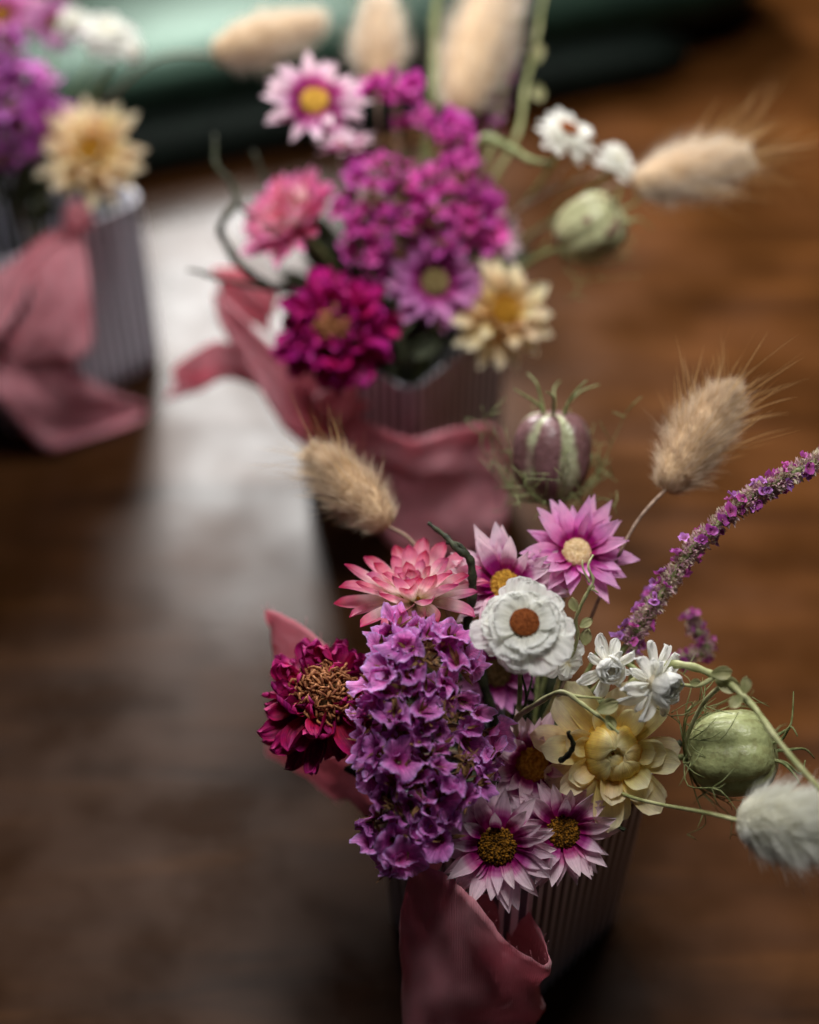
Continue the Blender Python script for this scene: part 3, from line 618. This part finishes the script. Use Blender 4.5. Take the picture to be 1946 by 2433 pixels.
vine('arched green stem in front of the yellow strawflower', 'leafy_stem', [(1225,1710,.462),(1262,1678,.456),(1330,1645,.450),(1375,1668,.448),(1425,1705,.447),(1470,1740,.446)], 7, 'stempale', F_, 62,
  leaves=[(1420,1690,.446,26,(.7,.35,.2)),(1440,1700,.446,20,(.5,-.8,.1))], side=[[(1330,1648,.450),(1380,1655,.451),(1430,1660,.452)]])
vine('dark green twig standing between the pink strawflower and the pale pink daisy', 'twig', [(1112,1500,.472),(1122,1400,.468),(1118,1330,.466),(1085,1302,.466),(1055,1270,.470),(1020,1242,.474)], 11, 'stemdark', F_, 63, cat='twig', group='dark twigs', side=[[(1112,1318,.466),(1088,1292,.467),(1060,1290,.468)]])
vine('short black hooked twig on the left petals of the yellow strawflower', 'twig', [(1330,1805,.456),(1352,1790,.452),(1362,1770,.450),(1352,1745,.448),(1356,1738,.446)], 6, 'stemdark', F_, 64, cat='twig', group='dark twigs', topot=False, side=[[(1352,1790,.452),(1340,1806,.454)]])
vine('short black stub of twig between the yellow strawflower and the green seed pod', 'twig', [(1572,1818,.472),(1590,1775,.470),(1620,1760,.468)], 18, 'stemdark', F_, 65, cat='twig', group='dark twigs', topot=True, w=.0015)
vine('thin grey forked twig below the large white flower', 'twig', [(1240,1700,.470),(1250,1660,.466),(1240,1600,.463)], 5, 'stemdark', F_, 66, cat='twig', group='dark twigs', side=[[(1250,1660,.466),(1262,1620,.466),(1265,1590,.466)]])

# ================================================================== BACK BOUQUET
B_ = 'back'
daisy('white and pink daisy with a yellow centre at the top left of the back bouquet', B_, 748, 242, .572, 130, 36, (0, .30, .9), 'daisy', 'discyel', 101, n=13, grains=False, elev=.1)
daisy('mauve daisy with a dark centre in the middle of the back bouquet', B_, 1033, 672, .572, 122, 36, (.05, -.05, 1), 'daisymauve', 'disckhaki', 102, n=18, elev=.2)
daisy('small white daisy seen from behind under the top left daisy', B_, 820, 345, .588, 75, 20, (-.1, .6, .3), 'daisy', 'discyel', 103, n=12, layers=2, elev=.3)
daisy('pale pink daisy half hidden behind the mauve daisy of the back bouquet', B_, 1165, 560, .590, 85, 26, (.4, .3, .7), 'daisy', 'discochre', 104, n=14, layers=2)
strawflower('bright pink strawflower at the left of the back bouquet', B_, 700, 530, .578, 150, (-.50, .50, .65), ['strawpink','strawpink','straw'], 105, name='pink_strawflower', cupk=.9, wid=.22, elevs=(.1, .35, .6, .9, 1.2), ns=(20, 20, 18, 14, 12), r0s=(.25, .22, .2, .15, .1), lens=(.72, .68, .6, .5, .4), bend=.3, tip=.4)
strawflower('amber yellow strawflower at the lower right of the back bouquet', B_, 1195, 745, .575, 150, (.25, .1, .95), ['cream','cream','cream'], 106, name='yellow_strawflower', center=True, elevs=(-.5, -.1, .45, .95), ns=(9, 9, 8, 8), r0s=(.2, .2, .22, .2), lens=(.86, .74, .5, .4), wid=.28, tip=.3, bend=.0, cdisc='discochre')
zinnia('dark magenta crimson flower low at the left of the back bouquet', B_, 800, 785, .568, 150, (-.15, .05, 1), 'crimback', 107, rc=.17, inner=4)
everlasting('white everlasting with a brown centre at the right of the back bouquet', B_, 1350, 312, .565, 98, 26, (.35, .62, .60), 108, n=13, layers=4, wd=.26, tp=.3)
everlasting('fluffy white everlasting touching the horizontal bunny tail', B_, 1472, 375, .578, 78, 0, (.5, .5, .6), 109, n=13, layers=4, wd=.28, tp=.35)
MAGP = [(830,385),(930,370),(1010,385),(1080,360),(1140,440),(1190,500),(1170,560),(1100,590),(1080,640),(960,640),(900,660),(830,620),(800,520)]
statice('large magenta statice spray filling the middle of the back bouquet', B_, MAGP, .582, .016, 40, 'statback', 120, 74, 33, branches=8, holes=((960,480,26),(1040,520,22),(880,470,20),(1090,420,22),(950,600,22)))
statice('small magenta statice head beside the top left daisy of the back bouquet', B_, [(865,190),(930,180),(1000,200),(990,225),(930,228),(880,225)], .578, .004, 32, 'statback', 121, 12, 24, branches=3)
statice('magenta statice spray rising to the upper right of the back bouquet', B_, [(950,285),(1020,270),(1100,300),(1140,340),(1130,400),(1190,470),(1120,440),(1060,370),(960,310)], .586, .006, 36, 'statback', 122, 30, 28, branches=4, holes=((930,345,46),(985,325,34),(1030,345,30)))
bunny('cream bunny tail lying sideways above the top left daisy', 'left', (505,130,.62), (765,52,.63), 132, 130, via=P(330, 165, .64), nh=6500, awns=20, awnl=.5, hl=.28)
bunny('small upright bunny tail between the two larger ones of the back bouquet', B_, (900,205,.60), (900,5,.61), 128, 131, nh=6500, awns=40, awnl=.6, hl=.34)
bunny('large upright bunny tail cut by the top edge of the photo', B_, (1090,268,.595), (1190,-60,.62), 175, 132, nh=9000, awns=60, awnl=.5, hl=.26)
bunny('beige bunny tail with long bristles pointing right out of the back bouquet', B_, (1505,442,.575), (1770,372,.575), 128, 133, nh=7000, awns=170, awnl=1.0, hl=.36)
pod('blurred pale green seed pod at the right of the back bouquet', B_, 1400, 545, .572, 78, 165, (.72, .35, .5), 'podolive', 8, 140, horns=5, hornl=.6, threads=10, lobe=.05)
spike('thin magenta flower spike behind the large upright bunny tail', B_, [(1170,320,.605),(1200,200,.612),(1225,80,.618),(1245,-60,.625)], 22, 141, nfl=50, taper=.3, nb=500, cols=('statmini2','statmini2'), group='lilac flower spikes')
vine('bent grey green stalk reaching from the back bouquet to the white flower', 'leafy_stem', [(1140,345,.578),(1200,348,.572),(1260,382,.568),(1320,388,.566)], 13, 'stem', B_, 142)
vine('straight green stalk behind the upright bunny tails', 'leafy_stem', [(1030,240,.61),(1030,120,.615),(1040,-60,.62)], 15, 'stem', B_, 143)
vine('thin olive stalk with a small bud right of the large bunny tail', 'leafy_stem', [(1225,330,.60),(1250,200,.61),(1280,60,.62),(1300,-60,.625)], 7, 'stempale', B_, 144, leaves=[(1272,150,.612,24,(.1,.9,.2)),(1275,200,.61,22,(.2,-.9,.2))])
vine('brown bare stalk under the white flowers of the back bouquet', 'leafy_stem', [(1180,540,.59),(1280,470,.58),(1400,420,.577),(1470,410,.577)], 6, 'stembrown', B_, 145, side=[[(1280,470,.58),(1340,400,.578),(1370,370,.575)]])
vine('longest dark crooked twig left of the bright pink strawflower', 'twig', [(640,680,.585),(580,640,.580),(522,545,.575),(562,490,.575),(555,440,.578),(515,390,.580),(510,320,.585)], 10, 'stemdark', B_, 146, cat='twig', group='dark twigs', w=.001, side=[[(562,490,.575),(610,520,.58)], [(640,440,.59),(615,390,.592),(600,360,.594)]])
vine('dark twig pointing left below the bright pink strawflower', 'twig', [(760,672,.578),(650,678,.576),(580,675,.574),(445,638,.570)], 10, 'stemdark', B_, 147, cat='twig', group='dark twigs', w=.001)
vine('dark clump of foliage between the crimson flower and the yellow strawflower', 'foliage', [(960,860,.575),(955,800,.570),(985,760,.570)], 12, 'stemdark', B_, 148, cat='foliage', leaves=[(950,840,.575,45,(.3,.8,.1)),(930,800,.577,45,(-.3,.8,.1)),(980,850,.575,40,(.6,.6,.1)),(990,800,.577,45,(.2,.9,.1)),(940,880,.577,40,(-.5,.6,.1))])
for o in bpy.data.objects:
    if o.name.startswith('leaf') and o.parent and o.parent.name.startswith('foliage'):
        o.data.materials[0] = M['stemdark']

# ================================================================== LEFT BOUQUET
L_ = 'left'
LP = [(-120,180),(0,120),(80,150),(140,230),(150,300),(120,370),(40,400),(-120,420)]
statice('purple statice spray cut by the left edge of the photo', L_, LP, .650, .014, 46, 'statleft', 201, 40, 44, branches=5)
statice('small purple statice head above the white flowers at the left edge', L_, [(-60,60),(20,70),(60,110),(40,170),(-60,160)], .648, .004, 44, 'statleft', 202, 9, 38, branches=3)
daisy('bright pink daisy cut by the top left corner', L_, 5, 40, .655, 105, 26, (.0, .35, .9), 'daisypink', 'discochre', 203, n=16)
everlasting('white everlasting flower at the top left in front of the green cushion', L_, 255, 70, .650, 95, 0, (.1, .6, .7), 204, n=12, layers=5, wd=.3, tp=.4)
everlasting('second white everlasting at the top left, left of the larger one', L_, 170, 45, .665, 60, 0, (-.3, .6, .7), 205, n=10, layers=3)
everlasting('small drooping white everlasting under the top left white flowers', L_, 320, 115, .645, 42, 0, (.6, .2, .6), 206, n=8, layers=3)
strawflower('cream and orange strawflower on the rim of the left pot', L_, 218, 365, .640, 138, (.1, .2, .9), ['cream','cream','cream'], 207, name='yellow_strawflower', elevs=(-.1, .25, .6, 1.0), ns=(14, 12, 10, 8), r0s=(.2, .2, .2, .15), lens=(.82, .76, .6, .45), wid=.25, tip=.3, cdisc='discochre')
daisy('deep red purple flower behind the top left white flowers', L_, 130, 60, .69, 70, 22, (.2, .3, .9), 'daisymauve', 'disckhaki', 208, n=18)

M['darkleaf'] = simplemat('dark dry leaf', (.012,.018,.008), (.060,.070,.030), 200, .7, .2, .5, .0005, .15)
def filler(label, key, seed, n=46, zmax=.108):
    rnd = random.Random(seed); root = thing('foliage', label, 'foliage', base_of(key, seed), 'dark dry foliage filling the pots'); c = POTS[key]
    lf = [petal_mesh('leaf', .026, .008, M['darkleaf'], tip=.3, base=.3, cup=.4, bend=.6-.4*i, ruffle=.1, seed=i, nx=6, ny=8) for i in range(4)]
    V = []; F = []
    for k in range(n):
        a = rnd.uniform(0, 2*PI); rr = .027*math.sqrt(rnd.random()); p = c + Vector((rr*math.cos(a), rr*math.sin(a), rnd.uniform(.080, zmax)))
        d_ = Vector((math.cos(a)*.8 + rnd.uniform(-.6, .6), math.sin(a)*.8*(.3 if math.sin(a) < 0 else 1) + rnd.uniform(-.3, .6), rnd.uniform(.1, .7))).normalized()
        n2 = d_.cross(Vector((rnd.uniform(-1, 1), rnd.uniform(-1, 1), rnd.uniform(-1, 1)))).normalized(); x = d_.cross(n2)
        Mx = Matrix((x, d_, n2)).transposed().to_4x4() @ Matrix.Scale(rnd.uniform(.6, 1.0), 4); Mx.translation = p
        ob('leaf', lf[k % 4], root, Mx)
        if k % 4 == 0: tube_geo(catmull([p, p.lerp(c, .4) - Vector((0, 0, .02)), Vector((c.x+rnd.uniform(-.008, .008), c.y+rnd.uniform(-.008, .008), .02))], 4), .0007, 5, V, F)
    o = c.copy(); ob('stem', mesh('stem', local(V, o), F, M['stemdark']), root, Matrix.Translation(o))
filler('dark dry leaves in the mouth of the front pot under its flowers', F_, 301, 40, .088)
filler('dark dry leaves in the mouth of the back pot under its flowers', B_, 302, 70, .118)
filler('dark dry leaves in the mouth of the pot at the left edge', L_, 303, 60, .105)

# ================================================================== POTS
def potmat():
    m, nt, N, L = newmat('striped lilac grey pot')
    out = N('ShaderNodeOutputMaterial'); a = N('ShaderNodeAttribute'); a.attribute_name = 's'
    si = N('ShaderNodeMath'); si.operation = 'SINE'; mu = N('ShaderNodeMath'); mu.operation = 'MULTIPLY'; mu.inputs[1].default_value = 2*PI/.0042
    L(a.outputs['Fac'], mu.inputs[0]); L(mu.outputs[0], si.inputs[0])
    mr = N('ShaderNodeMapRange'); mr.inputs[1].default_value = -1; mr.inputs[2].default_value = 1; L(si.outputs[0], mr.inputs[0])
    r = ramp(nt, [(.38, (.10,.10,.14)), (.62, (.86,.85,.93))]); L(mr.outputs[0], r.inputs[0])
    bs = N('ShaderNodeBsdfPrincipled'); bs.inputs['Roughness'].default_value = .5; L(r.outputs[0], bs.inputs[0]); L(bs.outputs[0], out.inputs[0]); return m
M['pot'] = potmat()
def pot(label, key, rot, side=.060, h=.085, taper=.90):
    c = POTS[key]; V = []; F = []; Sx = []
    def sq(s, z, rr=.006, n=8):
        out = []; h2 = s/2 - rr; per = 0; last = None
        for k, (sx, sy) in enumerate(((1, 1), (-1, 1), (-1, -1), (1, -1))):
            for i in range(n+1):
                a = PI/2*k + PI/2*i/n; out.append(Vector((sx*h2 + rr*math.cos(a), sy*h2 + rr*math.sin(a), z)))
        # subdivide straight runs
        res = []
        for i in range(len(out)):
            p, q = out[i], out[(i+1) % len(out)]; res.append(p)
            if (q-p).length > .01:
                for k in range(1, 24): res.append(p.lerp(q, k/24))
        return res
    prof = [(taper-.04, .0), (taper, .002)] + [(taper + (1-taper)*k/8, h*k/8) for k in range(1, 9)] + [(1.0, h+.0006), (.955, h), (.94, h*.5), (taper-.06, .004)]
    n = None
    for (f, z) in prof:
        pts = sq(side*f, z); n = len(pts); per = 0
        ref = sq(side, 0)
        for i, p in enumerate(pts):
            if i: per += (ref[i]-ref[i-1]).length
            # gentle ribs pressed in the wall
            V.append(p + Vector((p.x, p.y, 0)).normalized()*.00035*math.sin(per*2*PI/.0042)); Sx.append(per)
    for j in range(len(prof)-1):
        for i in range(n):
            a = j*n+i; b = j*n+(i+1) % n; F.append((a, b, b+n, a+n))
    F.append(tuple(reversed(range(n)))); F.append(tuple((len(prof)-1)*n+i for i in range(n)))
    o = ob('striped_pot', mesh('striped_pot', V, F, M['pot'], {'s': Sx}), None, Matrix.Translation(c) @ Matrix.Rotation(rot, 4, 'Z'))
    o['label'] = label; o['category'] = 'pot'; o['group'] = 'striped pots holding the bouquets'
pot('lilac grey striped pot mostly hidden under the front bouquet', F_, math.radians(45))
pot('lilac grey striped pot holding the back bouquet with its corner forward', B_, math.radians(50), taper=.96)
pot('lilac grey striped pot at the left edge behind a draped pink ribbon', L_, math.radians(40), side=.075, taper=1.0)

# ================================================================== RIBBONS
def ribmat():
    m, nt, N, L = newmat('dusty pink cotton ribbon')
    out = N('ShaderNodeOutputMaterial'); tc = N('ShaderNodeTexCoord')
    a = N('ShaderNodeTexNoise'); a.inputs['Scale'].default_value = 90; a.inputs['Detail'].default_value = 5; L(tc.outputs['Object'], a.inputs[0])
    r = ramp(nt, [(.3, (.86,.37,.44)), (.7, (.95,.50,.57))]); L(a.outputs[0], r.inputs[0])
    w1 = N('ShaderNodeTexWave'); w1.inputs['Scale'].default_value = 500; w1.inputs['Distortion'].default_value = 3; w1.inputs['Detail'].default_value = 4; L(tc.outputs['Object'], w1.inputs[0])
    bp = N('ShaderNodeBump'); bp.inputs['Strength'].default_value = .5; bp.inputs['Distance'].default_value = .0004; L(w1.outputs[0], bp.inputs['Height'])
    bs = N('ShaderNodeBsdfPrincipled'); bs.inputs['Roughness'].default_value = .75; bs.inputs['Specular IOR Level'].default_value = .2; bs.inputs['Sheen Weight'].default_value = .3
    L(r.outputs[0], bs.inputs[0]); L(bp.outputs[0], bs.inputs['Normal'])
    tr = N('ShaderNodeBsdfTranslucent'); L(r.outputs[0], tr.inputs[0]); mx = N('ShaderNodeMixShader'); mx.inputs[0].default_value = .5
    L(bs.outputs[0], mx.inputs[1]); L(tr.outputs[0], mx.inputs[2]); L(mx.outputs[0], out.inputs[0]); return m
M['ribbon'] = ribmat()
def strip(name, rows, root, seed=0, wav=.0012, world=False):
    rnd = random.Random(seed)
    A = [P(*r[0]) if not world else r[0] for r in rows]; B = [P(*r[1]) if not world else r[1] for r in rows]
    A = catmull(A, 9); B = catmull(B, 9); n = len(A); nx = 16; V = []; F = []
    for i in range(n):
        w = (B[i]-A[i]); t = (A[min(i+1, n-1)]-A[max(i-1, 0)] + B[min(i+1, n-1)]-B[max(i-1, 0)])
        nn = w.cross(t); nn = nn.normalized() if nn.length > 1e-9 else Vector((0, 0, 1))
        ea = rnd.uniform(-.006, .006); eb = rnd.uniform(-.006, .006)
        for k in range(nx+1):
            s = k/nx; p = A[i] + w*(s + ea*(1-s) + eb*s)
            V.append(p + nn*(wav*noise.noise(Vector((s*3.2+seed*3, i*.10, seed))) + wav*.4*math.sin(s*5+seed+i*.09) + wav*.32*noise.noise(Vector((s*9+seed, i*.28, 3.3))) + wav*.14*noise.noise(Vector((s*21+seed, i*.6, 7.3)))))
    for i in range(n-1):
        for k in range(nx):
            a = i*(nx+1)+k; F.append((a, a+1, a+nx+2, a+nx+1))
    # loose threads along both edges
    W0 = len(V)
    for i in range(0, n, 2):
        for side in (0, nx):
            if rnd.random() < .9:
                p = V[i*(nx+1)+side]; q = V[i*(nx+1)+(1 if side == 0 else nx-1)]; o_ = (p-q).normalized()
                e = p + o_*rnd.uniform(.0006, .0028) + Vector((rnd.uniform(-1, 1), rnd.uniform(-1, 1), rnd.uniform(-1, 1)))*.0006
                s_ = Vector((.00006, 0, .00004)); i0 = len(V); V += [p-s_, p+s_, e+s_*.5, e-s_*.5]; F.append((i0, i0+1, i0+2, i0+3))
    o = A[0].copy(); me = mesh(name, local(V, o), F, M['ribbon'])
    x = ob(name, me, root, Matrix.Translation(o))
    sm = x.modifiers.new('thickness', 'SOLIDIFY'); sm.thickness = .00009; return x
def band(root, key, z, w, rot, side, seed):
    c = POTS[key]; s = side/2+.0014; rows = []
    for k in range(0, 17):
        a = 2*PI*k/16; q = max(abs(math.cos(a)), abs(math.sin(a))); r = min(s/q, s*1.30)
        v = Vector((r*math.cos(a), r*math.sin(a), 0)); v.rotate(Matrix.Rotation(rot, 3, 'Z'))
        rows.append((c + v + Vector((0, 0, z - w/2)), c + v*1.01 + Vector((0, 0, z + w/2))))
    strip('band', rows, root, seed, .0002, world=True)
def knot(root, p, r, seed):
    V = []; F = []
    me = dome_mesh('knot', r, r*.8, M['ribbon'], 200, seed=seed, amp=.3)
    ob('knot', me, root, frame(p, VD(0, .1, 1)))
r1 = thing('ribbon', 'pink ribbon tied round the front pot with a big loop at the bottom edge', 'ribbon', POTS[F_] + Vector((0, -.04, .05)), 'pink ribbons tied round the pots')
strip('loop', [((1090,2110,.473),(1020,2410,.512)), ((1200,2125,.474),(1130,2440,.510)), ((1272,2195,.470),(1230,2430,.503)), ((1300,2268,.462),(1282,2410,.492)),
   ((1278,2285,.454),(1262,2440,.482)), ((1200,2225,.449),(1160,2500,.480)), ((1120,2140,.449),(1060,2520,.480)), ((1040,2070,.453),(970,2490,.482)), ((965,2040,.460),(950,2400,.487))], r1, 2, .0022)
strip('loop', [((860,1630,.490),(850,1760,.500)), ((790,1545,.494),(770,1690,.503)), ((710,1478,.498),(680,1650,.508)), ((636,1448,.504),(650,1600,.514)), ((650,1500,.514),(690,1640,.520)), ((730,1570,.512),(770,1660,.520)), ((850,1650,.505),(860,1740,.512))], r1, 3, .0015)
strip('tail', [((900,1800,.490),(880,1960,.496)), ((820,1790,.500),(830,1900,.508)), ((750,1790,.512),(790,1895,.520)), ((690,1740,.524),(735,1850,.532)), ((640,1720,.535),(640,1790,.542))], r1, 4, .0015)
knot(r1, P(1000, 2030, .468), .006, 3)
r2 = thing('ribbon', 'pink ribbon round the back pot with tails spread left and a wide fold', 'ribbon', POTS[B_] + Vector((0, -.04, .05)), 'pink ribbons tied round the pots')
strip('loop', [((720,930,.592),(740,1090,.612)), ((850,985,.590),(830,1160,.612)), ((970,1035,.588),(920,1290,.618)), ((1080,1015,.588),(1040,1320,.622)), ((1170,1010,.590),(1160,1300,.622)), ((1212,1080,.595),(1200,1260,.622))], r2, 6, .0035)
strip('tail', [((512,690,.608),(505,705,.608)), ((575,745,.600),(530,790,.604)), ((660,830,.593),(610,900,.600)), ((760,900,.588),(680,1020,.600)), ((880,960,.588),(780,1080,.605))], r2, 7, .002)
strip('tail', [((640,850,.598),(640,940,.606)), ((560,820,.606),(540,900,.612)), ((500,815,.612),(470,930,.626)), ((420,870,.632),(395,950,.640))], r2, 8, .002)
strip('loop', [((640,740,.600),(650,800,.606)), ((560,660,.612),(580,760,.618)), ((510,640,.622),(520,700,.628)), ((580,640,.628),(570,700,.634)), ((660,700,.620),(650,760,.626))], r2, 9, .0015)
knot(r2, P(800, 945, .586), .007, 5)
r3 = thing('ribbon', 'dusty pink ribbon draped over the left pot with its corner trailing on the table', 'ribbon', POTS[L_] + Vector((0, -.04, .05)), 'pink ribbons tied round the pots')
strip('loop', [((185,510,.655),(150,560,.655)), ((205,600,.652),(90,640,.650)), ((215,720,.655),(60,760,.655)), ((215,830,.662),(30,880,.665)), ((150,850,.672),(-20,900,.675))], r3, 10, .003)
strip('loop', [((185,520,.655),(170,560,.655)), ((90,570,.650),(80,660,.650)), ((0,640,.645),(0,800,.650)), ((-120,660,.650),(-110,860,.655))], r3, 11, .003)
strip('tail', [((60,740,.660),(-60,900,.662)), ((140,840,.668),(20,980,.672)), ((220,905,.684),(110,1065,.690)), ((300,945,.702),(240,1030,.700)), ((362,965,.712),(345,985,.712))], r3, 12, .003)
knot(r3, P(185, 515, .650), .006, 9)

# ================================================================== TABLE, GREEN CUSHION, BACKGROUND
def woodmat():
    m, nt, N, L = newmat('worn brown wood')
    out = N('ShaderNodeOutputMaterial'); tc = N('ShaderNodeTexCoord')
    mp = N('ShaderNodeMapping'); mp.inputs['Scale'].default_value = (3.5, 26, 1); mp.inputs['Rotation'].default_value = (0, 0, math.radians(-14)); L(tc.outputs['Object'], mp.inputs[0])
    a = N('ShaderNodeTexNoise'); a.inputs['Scale'].default_value = 2.2; a.inputs['Detail'].default_value = 8; a.inputs['Distortion'].default_value = .5; L(mp.outputs[0], a.inputs[0])
    b = N('ShaderNodeTexNoise'); b.inputs['Scale'].default_value = 22; b.inputs['Detail'].default_value = 4; L(tc.outputs['Object'], b.inputs[0])
    r = ramp(nt, [(.22, (.026,.010,.003)), (.5, (.060,.024,.007)), (.8, (.105,.044,.012))]); L(a.outputs[0], r.inputs[0])
    r2 = ramp(nt, [(.35, (.74,.72,.70)), (.65, (1.28,1.22,1.12))]); L(b.outputs[0], r2.inputs[0])
    mx = N('ShaderNodeMix'); mx.data_type = 'RGBA'; mx.blend_type = 'MULTIPLY'; mx.inputs[0].default_value = .8; L(r.outputs[0], mx.inputs[6]); L(r2.outputs[0], mx.inputs[7])
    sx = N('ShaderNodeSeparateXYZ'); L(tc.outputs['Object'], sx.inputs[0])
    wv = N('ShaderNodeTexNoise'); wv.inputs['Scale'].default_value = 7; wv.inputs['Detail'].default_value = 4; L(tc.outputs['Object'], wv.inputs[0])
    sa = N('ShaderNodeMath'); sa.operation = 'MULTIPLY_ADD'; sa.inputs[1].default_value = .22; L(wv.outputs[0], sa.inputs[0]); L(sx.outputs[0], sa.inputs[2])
    br = ramp(nt, [(.07, (.50,.47,.46)), (.24, (1.12,1.00,.84))]); L(sa.outputs[0], br.inputs[0])  # shade painted into the wood's left side; right side keeps its warmer orange tone
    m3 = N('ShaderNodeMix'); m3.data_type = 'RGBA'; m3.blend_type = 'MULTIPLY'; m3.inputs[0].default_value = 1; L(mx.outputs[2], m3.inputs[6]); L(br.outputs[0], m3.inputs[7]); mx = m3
    bs = N('ShaderNodeBsdfPrincipled'); bs.inputs['Specular IOR Level'].default_value = .15
    rr = N('ShaderNodeMapRange'); rr.inputs[1].default_value = .35; rr.inputs[2].default_value = .65; rr.inputs[3].default_value = .25; rr.inputs[4].default_value = .42; L(b.outputs[0], rr.inputs[0]); L(rr.outputs[0], bs.inputs['Roughness'])
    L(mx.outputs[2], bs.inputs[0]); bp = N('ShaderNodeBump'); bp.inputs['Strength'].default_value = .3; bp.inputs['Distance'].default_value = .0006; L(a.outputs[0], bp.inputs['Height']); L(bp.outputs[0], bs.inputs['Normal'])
    L(bs.outputs[0], out.inputs[0]); return m
V = [(-1.2,-.4,0),(1.2,-.4,0),(1.2,1.9,0),(-1.2,1.9,0),(-1.2,-.4,-.03),(1.2,-.4,-.03),(1.2,1.9,-.03),(-1.2,1.9,-.03)]
F = [(0,1,2,3),(7,6,5,4),(0,4,5,1),(1,5,6,2),(2,6,7,3),(3,7,4,0)]
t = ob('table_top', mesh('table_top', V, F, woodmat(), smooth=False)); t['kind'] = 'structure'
V = [(-3,2.6,-1),(3,2.6,-1),(3,2.6,2),(-3,2.6,2),(-3,2.7,-1),(3,2.7,-1),(3,2.7,2),(-3,2.7,2)]
t = ob('wall', mesh('wall', V, F, simplemat('dim brown wall', (.06,.05,.035), (.10,.085,.06), 3, .9, .1, 0), smooth=False)); t['kind'] = 'structure'
# cushion: a lower roll and a wider padded roll above it, running along the back of the bouquets
a0 = PZ(250, 455, 0); a1 = PZ(1655, 198, 0); dv = (a1-a0); dv.z = 0; dn = dv.normalized(); back = Vector((-dn.y, dn.x, 0))
cush = thing('cushion', 'dark green glossy padded cushion lying across the table behind the bouquets', 'cushion', a1 + Vector((0, 0, 0)))
mg = simplemat('dark green leather', (.003,.006,.004), (.006,.013,.008), 60, .46, .30, .3, .001)
mg2 = simplemat('dark green cloth', (.003,.005,.004), (.006,.012,.008), 200, .75, .15, .3, .001)
mg.node_tree.nodes['Principled BSDF'].inputs['Specular Tint'].default_value = (.55, 1, .74, 1)
def roll(name, off, zc, ry, rz, l0, l1, seed):
    V = []; F = []; ns, nu = 40, 32
    for j in range(ns+1):
        u = j/ns; e = min(1, min(u, 1-u)/.05); e = math.sqrt(max(0, 1-(1-e)**2)); e = max(e, .05)
        p = a0 - dn*l0 + (a1 + dn*l1 - a0 + dn*l0)*u + back*off + Vector((0, 0, zc))
        for i in range(nu):
            a = 2*PI*i/nu; cy = math.copysign(abs(math.cos(a))**.8, math.cos(a)); cz = math.copysign(abs(math.sin(a))**.8, math.sin(a))
            k = 1 + .03*noise.noise(Vector((u*6, a, seed)))
            V.append(p + back*(cy*ry*k*(.6+.4*e)) + Vector((0, 0, cz*rz*k*e)))
    for j in range(ns):
        for i in range(nu):
            a = j*nu+i; b = j*nu+(i+1) % nu; F.append((a, b, b+nu, a+nu))
    F.append(tuple(reversed(range(nu)))); F.append(tuple(ns*nu+i for i in range(nu)))
    return ob(name, mesh(name, V, F, mg2 if seed == 1 else mg), cush)
roll('lower_roll', .022, .0135, .022, .013, .6, 0, 1)
roll('upper_roll', .066, .034, .050, .020, .6, .055, 2)
for o in cush.children: o.matrix_basis = Matrix.Translation(-cush.location)

# ================================================================== LIGHT
w = bpy.data.worlds.new('World'); sc.world = w; w.use_nodes = True
bg = w.node_tree.nodes['Background']; bg.inputs[0].default_value = (.60, .68, .80, 1); bg.inputs[1].default_value = .016
def area(name, az, el, dist, sx, sy, power, col, target=Vector((0, .45, .08))):
    l = bpy.data.lights.new(name, 'AREA'); l.shape = 'RECTANGLE'; l.size = sx; l.size_y = sy; l.energy = power; l.color = col
    o = bpy.data.objects.new(name, l); COL.objects.link(o)
    a, e = math.radians(az), math.radians(el)
    o.location = target + Vector((math.sin(a)*math.cos(e), math.cos(a)*math.cos(e), math.sin(e)))*dist
    o.rotation_euler = (target - o.location).to_track_quat('-Z', 'Y').to_euler(); return o
area('window_light', -12, 37, .62, .11, .28, 10.0, (1, .985, .96), Vector((-.03, .58, .09)))
area('overhead_fill_light', 200, 86, .75, .30, .26, 1.36, (1, .985, .96), Vector((.05, .50, .1))).data.spread = math.radians(74)  # added fill lamp above the bouquets, not a real window
vs = sc.view_settings; vs.view_transform = 'Standard'; vs.look = 'None'; vs.gamma = 1; vs.exposure = 0; vs.use_curve_mapping = False
sc.cycles.max_bounces = 8; sc.cycles.transparent_max_bounces = 8
print('OBJECTS', len(bpy.data.objects))
